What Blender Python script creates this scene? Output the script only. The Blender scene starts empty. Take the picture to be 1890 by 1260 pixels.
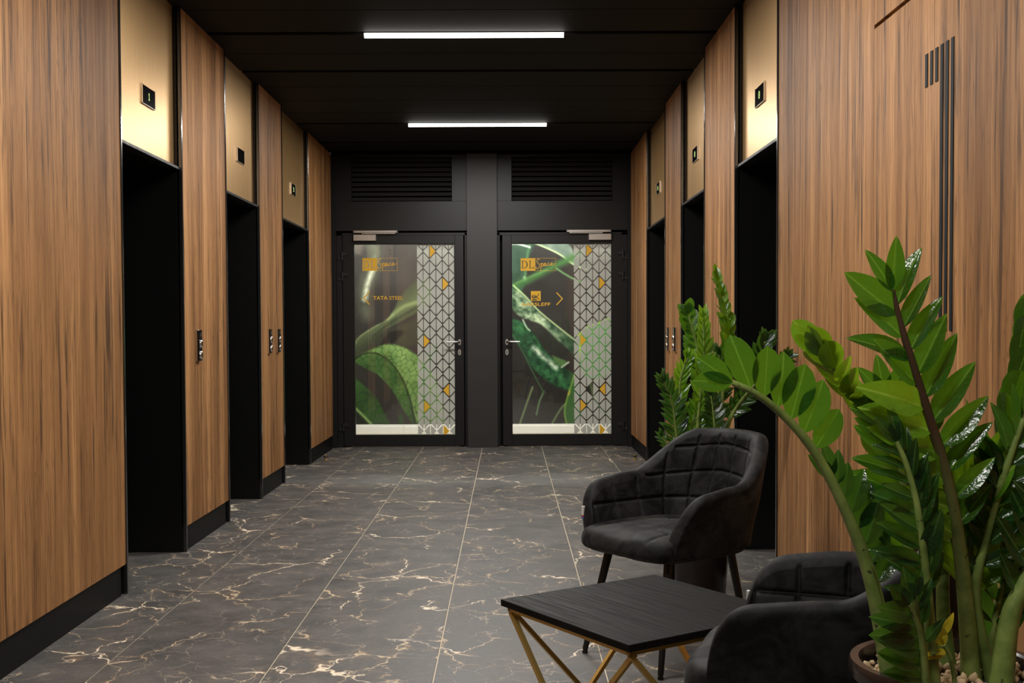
import bpy, bmesh, math, random
from mathutils import Vector, Matrix, noise as mnoise
import numpy as np
random.seed(7)
C = bpy.context.scene.collection
SC = bpy.context.scene

# ------------------------------------------------------------------ camera
FPX, PPX, PPY, EYE = 2115.0, 945.0, 668.0, 1.22
YAW, PITCH, ROLL = 0.0036517, 0.0307389, -0.0042
_F = Vector((math.sin(YAW)*math.cos(PITCH), math.cos(YAW)*math.cos(PITCH), -math.sin(PITCH)))
_R0 = Vector((math.cos(YAW), -math.sin(YAW), 0)); _U0 = _R0.cross(_F)
_R = _R0*math.cos(ROLL) + _U0*math.sin(ROLL)
_U = -_R0*math.sin(ROLL) + _U0*math.cos(ROLL)
cam_d = bpy.data.cameras.new('camera'); cam = bpy.data.objects.new('camera', cam_d); C.objects.link(cam)
cam_d.sensor_width = 36.0; cam_d.lens = FPX/1890*36
cam_d.shift_x = 0.0; cam_d.shift_y = (PPY-630)/1890
cam_d.clip_start = 0.05
cam.matrix_world = Matrix(((_R.x, _U.x, -_F.x, 0), (_R.y, _U.y, -_F.y, 0), (_R.z, _U.z, -_F.z, EYE), (0, 0, 0, 1)))
SC.camera = cam

# ------------------------------------------------------------------ world, exposure
w = bpy.data.worlds.new('world'); SC.world = w; w.use_nodes = True
w.node_tree.nodes['Background'].inputs[0].default_value = (0.9, 0.95, 1, 1)
w.node_tree.nodes['Background'].inputs[1].default_value = 0.02
SC.view_settings.view_transform = 'Standard'; SC.view_settings.look = 'None'
SC.view_settings.gamma = 1.0; SC.view_settings.use_curve_mapping = False
SC.view_settings.exposure = 0.0
SC.cycles.max_bounces = 8
LAMP_POWER = 66.0        # each ceiling lamp
CORRIDOR_POWER = 165.0    # lamp of the corridor behind the doors

def W(px, py, Y):                    # a point in the room at depth Y
    d = _R*((px-PPX)/FPX) - _U*((py-PPY)/FPX) + _F
    return d*(Y/d.y) + Vector((0, 0, EYE))

# ------------------------------------------------------------------ helpers
def obj(name, mesh, mat=None, parent=None, loc=None):
    o = bpy.data.objects.new(name, mesh); C.objects.link(o)
    if mat is not None and not mesh.materials: mesh.materials.append(mat)
    if parent is not None: o.parent = parent
    if loc is not None: o.location = loc
    return o
def thing(name, label, cat, loc=(0, 0, 0), rz=0.0, group=None):
    o = bpy.data.objects.new(name, None); C.objects.link(o)
    o.empty_display_size = 0.1
    o.location = loc; o.rotation_euler = (0, 0, rz); o['label'] = label; o['category'] = cat
    if group: o['group'] = group
    return o
def tag(o, label, cat, group=None):
    o['label'] = label; o['category'] = cat
    if group: o['group'] = group
    return o
def struct(o): o['kind'] = 'structure'; return o
def sempty(name):
    o = bpy.data.objects.new(name, None); C.objects.link(o); o.empty_display_size = 0.1; return struct(o)
def bm_box(bm, a, b, bev=0.0):
    x0, y0, z0 = [min(a[i], b[i]) for i in range(3)]; x1, y1, z1 = [max(a[i], b[i]) for i in range(3)]
    r = bmesh.ops.create_cube(bm, size=1.0)
    for v in r['verts']:
        v.co = Vector(((x0+x1)/2+v.co.x*(x1-x0), (y0+y1)/2+v.co.y*(y1-y0), (z0+z1)/2+v.co.z*(z1-z0)))
    if bev > 0:
        es = list({e for v in r['verts'] for e in v.link_edges})
        bmesh.ops.bevel(bm, geom=es, offset=bev, segments=1, affect='EDGES', profile=0.5)
def finish(bm, name, smooth=None):
    me = bpy.data.meshes.new(name); bm.normal_update(); bm.to_mesh(me); bm.free()
    if smooth is not None:
        me.shade_smooth(); me.set_sharp_from_angle(angle=math.radians(smooth))
    return me
def box(name, a, b, mat, parent=None, bev=0.0015):
    bm = bmesh.new(); bm_box(bm, a, b, bev); return obj(name, finish(bm, name), mat, parent)
def boxes(name, lst, mat, parent=None, bev=0.0015):
    bm = bmesh.new()
    for a, b in lst: bm_box(bm, a, b, bev)
    return obj(name, finish(bm, name), mat, parent)
def tube_mesh(name, pts, rads, n=10, caps=True, flat=1.0):
    pts = [Vector(p) for p in pts]; V = []; Fc = []
    up = None
    for i, p in enumerate(pts):
        t = (pts[min(i+1, len(pts)-1)] - pts[max(i-1, 0)]).normalized()
        if up is None:
            up = Vector((0, 0, 1)) if abs(t.z) < 0.9 else Vector((0, 1, 0))
        u = (up - t*up.dot(t)).normalized(); v = t.cross(u); up = u
        for k in range(n):
            a = 2*math.pi*k/n
            V.append(p + (u*math.cos(a)*flat + v*math.sin(a))*rads[i])
    for i in range(len(pts)-1):
        for k in range(n):
            Fc.append((i*n+k, i*n+(k+1) % n, (i+1)*n+(k+1) % n, (i+1)*n+k))
    if caps:
        Fc.append(tuple(range(n))[::-1]); Fc.append(tuple((len(pts)-1)*n+k for k in range(n)))
    me = bpy.data.meshes.new(name); me.from_pydata(V, [], Fc); me.shade_smooth(); me.set_sharp_from_angle(angle=math.radians(50))
    return me
def lathe_mesh(name, prof, n=48, smooth=40):
    V = []; Fc = []
    for r, z in prof:
        for k in range(n):
            a = 2*math.pi*k/n; V.append((r*math.cos(a), r*math.sin(a), z))
    for i in range(len(prof)-1):
        for k in range(n):
            Fc.append((i*n+k, i*n+(k+1) % n, (i+1)*n+(k+1) % n, (i+1)*n+k))
    me = bpy.data.meshes.new(name); me.from_pydata(V, [], Fc); me.shade_smooth(); me.set_sharp_from_angle(angle=math.radians(smooth))
    return me
def bezier(pts, n):                  # Catmull-Rom through pts
    P = [Vector(p) for p in pts]; P = [P[0]*2-P[1]] + P + [P[-1]*2-P[-2]]; out = []
    m = len(P)-3
    for j in range(n):
        s = j/(n-1)*m; i = min(int(s), m-1); t = s-i
        a, b, c, d = P[i:i+4]
        out.append(0.5*((2*b) + (c-a)*t + (2*a-5*b+4*c-d)*t*t + (3*b-a-3*c+d)*t**3))
    return out

# ------------------------------------------------------------------ materials
def srgb(r, g, b):
    f = lambda c: (c/255/12.92 if c/255 <= 0.04045 else ((c/255+0.055)/1.055)**2.4)
    return (f(r), f(g), f(b), 1.0)
class NT:
    def __init__(s, name):
        s.m = bpy.data.materials.new(name); s.m.use_nodes = True; s.t = s.m.node_tree
        s.bsdf = s.t.nodes['Principled BSDF']; s.out = s.t.nodes['Material Output']
    def n(s, typ, **kw):
        nd = s.t.nodes.new(typ)
        for k, v in kw.items():
            setattr(nd, k, v)
        return nd
    def l(s, a, b): s.t.links.new(a, b)
    def val(s, inp, v):
        if isinstance(v, bpy.types.NodeSocket): s.l(v, inp)
        else: inp.default_value = v
    def math(s, op, a, b=0.0, clamp=False):
        nd = s.n('ShaderNodeMath', operation=op); nd.use_clamp = clamp
        s.val(nd.inputs[0], a); s.val(nd.inputs[1], b); return nd.outputs[0]
    def mix(s, f, a, b, typ='MIX'):
        nd = s.n('ShaderNodeMix', data_type='RGBA', blend_type=typ)
        s.val(nd.inputs[0], f); s.val(nd.inputs[6], a); s.val(nd.inputs[7], b); return nd.outputs[2]
    def noise(s, vec, scale, detail=3.0, rough=0.5, dist=0.0):
        nd = s.n('ShaderNodeTexNoise'); s.l(vec, nd.inputs['Vector'])
        nd.inputs['Scale'].default_value = scale; nd.inputs['Detail'].default_value = detail
        nd.inputs['Roughness'].default_value = rough; nd.inputs['Distortion'].default_value = dist
        return nd
    def ramp(s, fac, stops):
        nd = s.n('ShaderNodeMapRange'); nd.clamp = True
        s.l(fac, nd.inputs[0]); nd.inputs[1].default_value, nd.inputs[2].default_value = stops[0], stops[1]
        nd.inputs[3].default_value, nd.inputs[4].default_value = stops[2], stops[3]
        return nd.outputs[0]
    def vscale(s, vec, sc, off=(0, 0, 0)):
        nd = s.n('ShaderNodeMapping'); s.l(vec, nd.inputs[0]); nd.inputs[3].default_value = sc; nd.inputs[1].default_value = off
        return nd.outputs[0]
    def coord(s, kind='Object'): return s.n('ShaderNodeTexCoord').outputs[kind]
    def bump(s, h, strength=0.2, dist=0.002):
        nd = s.n('ShaderNodeBump'); nd.inputs['Strength'].default_value = strength; nd.inputs['Distance'].default_value = dist
        s.l(h, nd.inputs['Height']); s.l(nd.outputs[0], s.bsdf.inputs['Normal'])
    def set(s, **kw):
        names = dict(color='Base Color', rough='Roughness', metal='Metallic', spec='Specular IOR Level', sheen='Sheen Weight',
                     coat='Coat Weight', aniso='Anisotropic', emit='Emission Strength', ecol='Emission Color', sheen_rough='Sheen Roughness', alpha='Alpha')
        for k, v in kw.items(): s.val(s.bsdf.inputs[names[k]], v)
        return s.m
def plain(name, col, rough=0.5, metal=0.0, spec=0.5, var=0.0, nscale=30):
    t = NT(name)
    if var:
        nz = t.noise(t.coord(), nscale, 3)
        t.set(color=t.mix(t.ramp(nz.outputs[0], (0.3, 0.7, 0, var)), col, tuple(c*0.45 for c in col[:3])+(1,)))
        t.set(rough=t.ramp(nz.outputs[0], (0.3, 0.7, rough-0.06, rough+0.06)))
    else: t.set(color=col, rough=rough)
    return t.set(metal=metal, spec=spec)

def wood_mat():
    t = NT('walnut_laminate'); co = t.coord()
    sep = t.n('ShaderNodeSeparateXYZ'); t.l(co, sep.inputs[0])
    side = t.math('MULTIPLY', sep.outputs[0], 3.7)
    cmb = t.n('ShaderNodeCombineXYZ'); t.l(sep.outputs[1], cmb.inputs[0]); t.l(sep.outputs[2], cmb.inputs[1]); t.l(side, cmb.inputs[2])
    v = cmb.outputs[0]
    warp = t.noise(t.vscale(v, (3, 0.9, 1)), 1.0, 2)
    wv = t.n('ShaderNodeVectorMath', operation='MULTIPLY_ADD'); t.l(warp.outputs['Color'], wv.inputs[0])
    wv.inputs[1].default_value = (0.035, 0, 0); t.l(v, wv.inputs[2]); v2 = wv.outputs[0]
    # boards about 11 cm wide, each of its own tone
    brd = t.math('FLOOR', t.math('MULTIPLY', sep.outputs[1], 9.3))
    wn = t.n('ShaderNodeTexWhiteNoise', noise_dimensions='1D'); t.l(brd, wn.inputs['W'])
    band = t.noise(t.vscale(v2, (15, 0.5, 1)), 1.0, 3, 0.55)
    fine = t.noise(t.vscale(v2, (150, 2.2, 1)), 1.0, 3, 0.6)
    pore = t.noise(t.vscale(v, (420, 9, 1)), 1.0, 2, 0.6)
    streak = t.noise(t.vscale(v2, (30, 1.3, 1), (3.1, 7.7, 0)), 1.0, 4, 0.66)
    rings = t.noise(t.vscale(v2, (9, 0.55, 1), (1.3, 2.2, 0)), 1.0, 2)
    ring = t.math('ABSOLUTE', t.math('SUBTRACT', t.math('FRACT', t.math('MULTIPLY', rings.outputs[0], 22.0)), 0.5))
    tone = t.math('ADD', t.math('MULTIPLY', wn.outputs['Value'], 0.25), t.math('MULTIPLY', band.outputs[0], 1.0))
    c = t.mix(t.ramp(tone, (0.36, 0.92, 0, 1)), srgb(130, 90, 53), srgb(196, 146, 95))
    c = t.mix(t.ramp(fine.outputs[0], (0.46, 0.68, 0, 0.55)), c, srgb(112, 76, 46))
    arcs = t.noise(t.vscale(v, (4, 0.5, 1), (9.3, 4.2, 0)), 1.0, 2)
    c = t.mix(t.math('MULTIPLY', t.ramp(ring, (0.0, 0.14, 1, 0)), t.ramp(arcs.outputs[0], (0.45, 0.62, 0.08, 0.55))), c, srgb(88, 58, 36))
    c = t.mix(t.ramp(streak.outputs[0], (0.54, 0.66, 0, 0.85)), c, srgb(66, 47, 33))
    c = t.mix(t.ramp(pore.outputs[0], (0.54, 0.68, 0, 0.45)), c, srgb(74, 48, 30))
    t.set(color=c, rough=t.ramp(fine.outputs[0], (0.3, 0.7, 0.5, 0.62)), spec=0.16)
    t.bump(fine.outputs[0], 0.12, 0.0008)
    return t.m
def tile_mat():
    t = NT('dark_marble_tile'); co = t.coord()
    oi = t.n('ShaderNodeObjectInfo')
    off = t.n('ShaderNodeVectorMath', operation='MULTIPLY_ADD')
    cb = t.n('ShaderNodeCombineXYZ'); t.l(oi.outputs['Random'], cb.inputs[0]); t.l(oi.outputs['Random'], cb.inputs[1]); t.l(oi.outputs['Random'], cb.inputs[2])
    t.l(cb.outputs[0], off.inputs[0]); off.inputs[1].default_value = (37, 91, 53); t.l(co, off.inputs[2]); v = off.outputs[0]
    wn = t.noise(v, 2.6, 4, 0.6)
    wa = t.n('ShaderNodeVectorMath', operation='MULTIPLY_ADD'); t.l(wn.outputs['Color'], wa.inputs[0])
    wa.inputs[1].default_value = (0.42, 0.42, 0.1); t.l(v, wa.inputs[2]); vw = wa.outputs[0]
    jn = t.noise(v, 17, 3, 0.6)
    ja = t.n('ShaderNodeVectorMath', operation='MULTIPLY_ADD'); t.l(jn.outputs['Color'], ja.inputs[0])
    ja.inputs[1].default_value = (0.055, 0.055, 0.0); t.l(vw, ja.inputs[2]); vj = ja.outputs[0]
    def vein(scale, width, lo, hi, mscale, seed):
        vo = t.n('ShaderNodeTexVoronoi', feature='DISTANCE_TO_EDGE'); t.l(t.vscale(vj, (1, 0.8, 1), (seed, seed*2, 0)), vo.inputs['Vector']); vo.inputs['Scale'].default_value = scale
        wmod = t.noise(t.vscale(v, (1, 1, 1), (seed*3, 1, 0)), 9.0, 2)
        d = t.math('DIVIDE', vo.outputs['Distance'], t.ramp(wmod.outputs[0], (0.35, 0.7, 0.25, 2.0)))
        ln = t.ramp(d, (width*0.25, width, 1, 0))
        mk = t.noise(t.vscale(v, (1, 1, 1), (seed, 5, seed)), mscale, 2)
        mm = t.ramp(mk.outputs[0], (lo, hi, 0, 1))
        return t.math('MULTIPLY', ln, mm), t.math('MULTIPLY', t.ramp(d, (0.0, width*6, 1, 0)), mm)
    base = t.noise(v, 5, 5, 0.65)
    c = t.mix(t.ramp(base.outputs[0], (0.3, 0.7, 0, 1)), srgb(72, 72, 72), srgb(104, 100, 96))
    scr = t.noise(t.vscale(vw, (5, 60, 1)), 1.0, 4, 0.65)
    c = t.mix(t.ramp(scr.outputs[0], (0.60, 0.82, 0, 0.55)), c, srgb(150, 138, 122))
    fl = t.noise(t.vscale(v, (40, 95, 1)), 1.0, 4, 0.7)
    c = t.mix(t.ramp(fl.outputs[0], (0.40, 0.62, 0.32, 0)), c, srgb(46, 45, 45))
    fk = t.noise(t.vscale(vw, (26, 70, 1)), 1.0, 3, 0.7)
    c = t.mix(t.ramp(fk.outputs[0], (0.64, 0.78, 0, 0.5)), c, srgb(176, 158, 132))
    v1, h1 = vein(1.7, 0.0075, 0.46, 0.57, 2.2, 1.7)
    v2, h2 = vein(3.3, 0.009, 0.44, 0.57, 3.1, 4.1)
    v3, h3 = vein(7.0, 0.014, 0.42, 0.57, 3.6, 9.3)
    hm = t.noise(vj, 22, 4, 0.7)
    hf = t.math('MULTIPLY', t.math('MAXIMUM', h1, h2), t.ramp(hm.outputs[0], (0.48, 0.75, 0, 0.75)))
    c = t.mix(hf, c, srgb(176, 140, 98))
    c = t.mix(t.math('MULTIPLY', v3, 0.55), c, srgb(172, 160, 142))
    c = t.mix(t.math('MULTIPLY', v2, 0.85), c, srgb(214, 192, 158))
    c = t.mix(v1, c, srgb(240, 224, 198))
    t.set(color=c, rough=t.ramp(base.outputs[0], (0.3, 0.7, 0.42, 0.55)), spec=0.4)
    return t.m
def velvet_mat():
    t = NT('black_velvet'); co = t.coord()
    a = t.noise(co, 9, 5, 0.65, 1.2); b = t.noise(co, 900, 2)
    t.set(color=t.mix(t.ramp(a.outputs[0], (0.40, 0.62, 0, 1)), (0.0032, 0.0040, 0.0042, 1), (0.0165, 0.0162, 0.0158, 1)),
          rough=0.6, spec=0.13, sheen=t.ramp(a.outputs[0], (0.35, 0.7, 0.03, 0.10)), sheen_rough=0.45)
    t.bump(b.outputs[0], 0.25, 0.0006); return t.m
def brass_mat():
    t = NT('brushed_brass'); co = t.coord()
    br = t.noise(t.vscale(co, (1, 260, 3)), 1.0, 3, 0.6)
    sp = t.noise(co, 140, 3)
    c = t.mix(t.ramp(br.outputs[0], (0.3, 0.7, 0, 1)), srgb(242, 198, 136), srgb(228, 184, 124))
    c = t.mix(t.ramp(sp.outputs[0], (0.4, 0.75, 0, 0.25)), c, srgb(180, 146, 104))
    t.set(color=c, metal=0.84, rough=0.36, aniso=0.55)
    tn = t.n('ShaderNodeTangent', direction_type='RADIAL', axis='Z'); t.l(tn.outputs[0], t.bsdf.inputs['Tangent'])
    t.bsdf.inputs['Anisotropic Rotation'].default_value = 0.25
    return t.m
def leaf_mat(name, top, back, vein):
    t = NT(name); co = t.coord('Object'); sep = t.n('ShaderNodeSeparateXYZ'); t.l(co, sep.inputs[0])
    oi = t.n('ShaderNodeObjectInfo')
    ax = t.math('ABSOLUTE', sep.outputs[0])
    mid = t.ramp(ax, (0.004, 0.022, 1, 0))
    # side veins slanting from the midrib
    sv = t.math('ABSOLUTE', t.math('SUBTRACT', t.math('FRACT', t.math('MULTIPLY', t.math('SUBTRACT', sep.outputs[1], t.math('MULTIPLY', ax, 0.9)), 9.0)), 0.5))
    sv = t.ramp(sv, (0.0, 0.09, 1, 0))
    nz = t.noise(co, 5, 3)
    c = t.mix(t.ramp(nz.outputs[0], (0.3, 0.7, 0, 0.5)), top, tuple(x*0.55 for x in top[:3])+(1,))
    c = t.mix(t.ramp(oi.outputs['Random'], (0, 1, 0, 0.6)), c, tuple(x*0.5 for x in top[:3])+(1,))
    c = t.mix(t.math('MULTIPLY', sv, 0.16), c, vein)
    c = t.mix(t.math('MULTIPLY', mid, 0.6), c, vein)
    bmp = t.noise(co, 11, 2, 0.5, 0.5)
    t.set(color=c, rough=0.2, spec=0.65)
    t.bump(bmp.outputs[0], 0.10, 0.06)
    tr = t.n('ShaderNodeBsdfTranslucent')
    tc = t.mix(t.math('MULTIPLY', sv, 0.35), back, tuple(x*0.5 for x in back[:3])+(1,))
    t.l(tc, tr.inputs[0])
    mx = t.n('ShaderNodeMixShader'); mx.inputs[0].default_value = 0.40
    t.l(t.bsdf.outputs[0], mx.inputs[1]); t.l(tr.outputs[0], mx.inputs[2]); t.l(mx.outputs[0], t.out.inputs[0])
    return t.m
def emit_mat(name, col, strength):
    t = NT(name); return t.set(color=(0.8, 0.8, 0.8, 1), ecol=col, emit=strength, rough=0.5)
def glass_mat():
    t = NT('clear_glass')
    tr = t.n('ShaderNodeBsdfTransparent'); tr.inputs[0].default_value = (0.93, 0.95, 0.94, 1)
    gl = t.n('ShaderNodeBsdfGlossy'); gl.inputs['Roughness'].default_value = 0.01
    fr = t.n('ShaderNodeFresnel'); fr.inputs[0].default_value = 1.5
    mx = t.n('ShaderNodeMixShader'); t.l(t.math('MULTIPLY', fr.outputs[0], 1.6), mx.inputs[0]); t.l(tr.outputs[0], mx.inputs[1]); t.l(gl.outputs[0], mx.inputs[2])
    t.l(mx.outputs[0], t.out.inputs[0]); return t.m
def film_mat():
    t = NT('frosted_film'); t.set(color=(0.70, 0.72, 0.66, 1), rough=0.7)
    tl = t.n('ShaderNodeBsdfTranslucent'); tl.inputs[0].default_value = (0.8, 0.8, 0.74, 1)
    m1 = t.n('ShaderNodeMixShader'); m1.inputs[0].default_value = 0.3; t.l(t.bsdf.outputs[0], m1.inputs[1]); t.l(tl.outputs[0], m1.inputs[2])
    tp = t.n('ShaderNodeBsdfTransparent'); m2 = t.n('ShaderNodeMixShader'); m2.inputs[0].default_value = 0.05
    t.l(m1.outputs[0], m2.inputs[1]); t.l(tp.outputs[0], m2.inputs[2]); t.l(m2.outputs[0], t.out.inputs[0]); return t.m
def perf_mat():
    t = NT('perforated_black_metal'); co = t.coord()
    vo = t.n('ShaderNodeTexVoronoi'); t.l(co, vo.inputs['Vector']); vo.inputs['Scale'].default_value = 90; vo.inputs['Randomness'].default_value = 0.0
    dots = t.ramp(vo.outputs['Distance'], (0.28, 0.34, 1, 0))
    t.set(color=t.mix(dots, (0.0105, 0.0102, 0.010, 1), (0.003, 0.004, 0.004, 1)), rough=0.7, spec=0.1); return t.m
def tabletop_mat():
    t = NT('black_woodgrain'); co = t.coord()
    a = t.noise(t.vscale(co, (130, 4, 4)), 1.0, 4, 0.6, 0.3); b = t.noise(t.vscale(co, (26, 2, 2)), 1.0, 3)
    t.set(color=t.mix(t.ramp(a.outputs[0], (0.4, 0.65, 0, 1)), (0.0085, 0.0082, 0.0078, 1), (0.003, 0.003, 0.003, 1)),
          rough=t.ramp(a.outputs[0], (0.35, 0.65, 0.5, 0.7)), spec=0.12)
    t.bump(t.math('ADD', a.outputs[0], t.math('MULTIPLY', b.outputs[0], 0.6)), 0.5, 0.0012); return t.m
def stem_mat(nm='plant_stem_green', dark=False):
    t = NT(nm); co = t.coord(); nz = t.noise(co, 28, 3, 0.6)
    c = t.mix(t.ramp(nz.outputs[0], (0.3, 0.7, 0, 1)), srgb(120, 138, 70), srgb(84, 104, 48))
    sp = t.noise(co, 75, 2); c = t.mix(t.ramp(sp.outputs[0], (0.68, 0.72, 0, 0.85)), c, srgb(40, 40, 26))
    if dark:
        sp_ = t.n('ShaderNodeSeparateXYZ'); t.l(co, sp_.inputs[0])
        c = t.mix(t.ramp(sp_.outputs[2], (0.80, 1.05, 0.15, 1)), c, srgb(62, 44, 32))
    return t.set(color=c, rough=0.4, spec=0.45)
def attr_mat(name, rough=0.35):
    t = NT(name); a = t.n('ShaderNodeVertexColor'); a.layer_name = 'print'; return t.set(color=a.outputs[0], rough=rough, spec=0.4)

M = dict(
    wood=wood_mat(), tile=tile_mat(), velvet=velvet_mat(), brass=brass_mat(),
    black=plain('black_powder_coat', (0.0125, 0.012, 0.0118, 1), 0.42, 0, 0.45, 0.25),
    blackdoor=plain('black_door_metal', (0.008, 0.0075, 0.0072, 1), 0.4, 0, 0.35),
    pillar=plain('charcoal_panel', (0.028, 0.0268, 0.0255, 1), 0.42, 0, 0.4),
    plinth=plain('black_plinth', (0.0035, 0.0035, 0.0037, 1), 0.5, 0, 0.14),
    trim=plain('black_gloss_trim', (0.014, 0.014, 0.014, 1), 0.16, 0.0, 0.9),
    jamb=plain('black_jamb', (0.0045, 0.0045, 0.0045, 1), 0.35, 0, 0.25),
    void=plain('black_backing', (0.004, 0.004, 0.004, 1), 0.8, 0, 0.1),
    ceil=perf_mat(), grout=plain('pale_grout', srgb(205, 192, 170), 0.8, 0, 0.2, 0.3),
    steel=plain('satin_steel', (0.62, 0.60, 0.57, 1), 0.3, 1.0), chrome=plain('chrome', (0.85, 0.86, 0.88, 1), 0.12, 1.0),
    glass=glass_mat(), film=film_mat(), gold=plain('gold_vinyl', srgb(236, 184, 52), 0.45, 0.0, 0.4),
    goldmetal=plain('gold_painted_metal', (0.66, 0.44, 0.13, 1), 0.4, 0.7, 0.5),
    palegray=plain('pale_grey_vinyl', srgb(170, 168, 158), 0.6), darkvinyl=plain('dark_green_vinyl', srgb(48, 56, 48), 0.6),
    table=tabletop_mat(), chairleg=plain('chair_leg_black', (0.010, 0.010, 0.010, 1), 0.3, 0.3, 0.5),
    stem=stem_mat(), darkstem=stem_mat('plant_stem_dark', True),
    pot=plain('dark_brown_planter', (0.020, 0.015, 0.013, 1), 0.22, 0, 0.5, 0.2), soil=plain('dark_soil', (0.02, 0.014, 0.01, 1), 0.9),
    pebble=plain('tan_pebble', srgb(196, 170, 132), 0.75, 0, 0.3, 0.55, 80),
    white=plain('white_paint', (0.82, 0.80, 0.76, 1), 0.5, 0, 0.4, 0.05), corrfloor=plain('beige_floor', srgb(170, 158, 140), 0.5, 0, 0.4, 0.3),
    lobby=plain('lobby_plaster', (0.33, 0.31, 0.29, 1), 0.8), plate=plain('black_glass_plate', (0.006, 0.006, 0.006, 1), 0.1, 0, 0.5),
    green=emit_mat('green_led', (0.42, 0.75, 0.0, 1), 0.8), lamp=emit_mat('lamp_diffuser', (1.0, 0.95, 0.87, 1), 9.0),
    graphic=plain('slate_vinyl', (0.010, 0.014, 0.016, 1), 0.6, 0, 0.12), label=plain('white_label', (0.6, 0.58, 0.55, 1), 0.6), red=plain('red_label', (0.35, 0.03, 0.03, 1), 0.6), blue=plain('blue_label', (0.05, 0.12, 0.45, 1), 0.6),
    leaf=leaf_mat('leaf_green', srgb(38, 84, 22), (0.17, 0.38, 0.012, 1), srgb(120, 160, 60)),
    leafdark=leaf_mat('leaf_dark_green', srgb(26, 62, 24), (0.09, 0.22, 0.015, 1), srgb(84, 120, 60)),
    leafyoung=leaf_mat('leaf_young_green', srgb(86, 136, 30), (0.31, 0.52, 0.015, 1), srgb(160, 190, 80)),
    leafyellow=leaf_mat('leaf_yellow', srgb(190, 170, 40), (0.6, 0.55, 0.03, 1), srgb(210, 200, 90)),
    print=attr_mat('leaf_mural_print', 0.4),
)

# ------------------------------------------------------------------ room dimensions
XL, XR = -1.76, 1.238          # faces of the wood panels
CEIL, YE, YB = 2.95, 11.60, -3.0
OPEN = [(5.26, 6.22), (7.205, 8.15), (9.0, 10.17)]
WOODS = [(YB, 5.26), (6.22, 7.205), (8.15, 9.0), (10.17, 11.50)]
HEAD = 2.09; PL = 0.137; REC = 0.034; DEEP = 0.42

# floor: pale grout bed and large marble tiles
floor = struct(box('floor', (-2.3, YB, -0.06), (1.8, YE+0.06, -0.004), M['grout'], None, 0))
xs = [-2.3, -2.06, -1.465, -0.861, -0.263, 0.341, 0.945, 1.55, 1.8]
ys = [YB] + [5.094-1.2*k for k in range(6, -1, -1)] + [6.272, 7.463, 8.678, 9.921, 11.12, YE+0.06]
ys = sorted(y for y in ys if y >= YB)
cache = {}
for i in range(len(xs)-1):
    for j in range(len(ys)-1):
        wx, wy = round(xs[i+1]-xs[i]-0.0055, 4), round(ys[j+1]-ys[j]-0.0012, 4)
        if wy < 0.05: continue
        if (wx, wy) not in cache:
            bm = bmesh.new(); bm_box(bm, (-wx/2, -wy/2, -0.009), (wx/2, wy/2, 0), 0.0008); cache[(wx, wy)] = finish(bm, 'floor_tile')
        o = obj('floor_tile', cache[(wx, wy)], M['tile'], floor); o.location = ((xs[i]+xs[i+1])/2, (ys[j]+ys[j+1])/2, 0)

# ceiling: black cross panels with dark gaps
ceiling = struct(box('ceiling', (-2.4, YB, CEIL+0.045), (1.9, YE+0.1, CEIL+0.12), M['void'], None, 0))
pit = 0.4985; edges = [6.806 + pit*k for k in range(-20, 11)]
for k in range(len(edges)-1):
    a, b = edges[k], edges[k+1]
    wide = lambda q: (round((q-6.806)/pit) % 6 in (0, 2))
    ga = 0.034 if wide(a) else 0.004; gb = 0.034 if wide(b) else 0.004
    if b-gb > YE+0.08 or a+ga < YB: continue
    box('ceiling_panel', (-2.3, a+ga, CEIL), (1.8, min(b-gb, YE+0.06), CEIL+0.03), M['ceil'], ceiling, 0.002)

# side walls: black core, wood panels, plinth, elevators in recesses
def side_wall(side):
    s = -1 if side == 'left' else 1
    X = XL if s < 0 else XR
    wall = sempty('wall_'+side); base = sempty('baseboard_'+side)
    out = lambda d: X + s*d                # d metres into the wall
    boxes('wall_core', [((out(0.02), a+(0.012 if a > 0 else 0), 0), (out(0.8), b-0.012, CEIL+0.04)) for a, b in WOODS], M['void'], wall, 0)
    for i, (a, b) in enumerate(WOODS):
        if i == 0 and s > 0:
            # the near stretch on this side: seam, flush door with a gap on top
            box('wood_panel', (X, 3.886, PL), (out(0.02), b-0.004, CEIL), M['wood'], wall, 0.001)
            box('wood_panel', (X, 2.60, 2.228), (out(0.02), 3.883, CEIL), M['wood'], wall, 0.001)
            dr = box('flush_door', (X, 2.60, PL), (out(0.02), 3.883, 2.215), M['wood'], wall, 0.001)
            box('wood_panel', (X, a, PL), (out(0.02), 2.597, CEIL), M['wood'], wall, 0.001)
        else:
            box('wood_panel', (X, a, PL), (out(0.02), b-(0.004 if i < 3 else 0), CEIL), M['wood'], wall, 0.001)
        box('baseboard_section', (out(0.010), a+0.006, 0), (out(0.028), b-(0.055 if i < 3 else 0), PL-0.004), M['plinth'], base, 0.001)
    if True:  # strip between the last panel and the end wall
        box('corner_strip', (out(0.022), 11.50, 0), (out(0.05), YE+0.05, CEIL), M['black'], wall, 0.001)
    return wall
wallL, wallR = side_wall('left'), side_wall('right')

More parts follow.
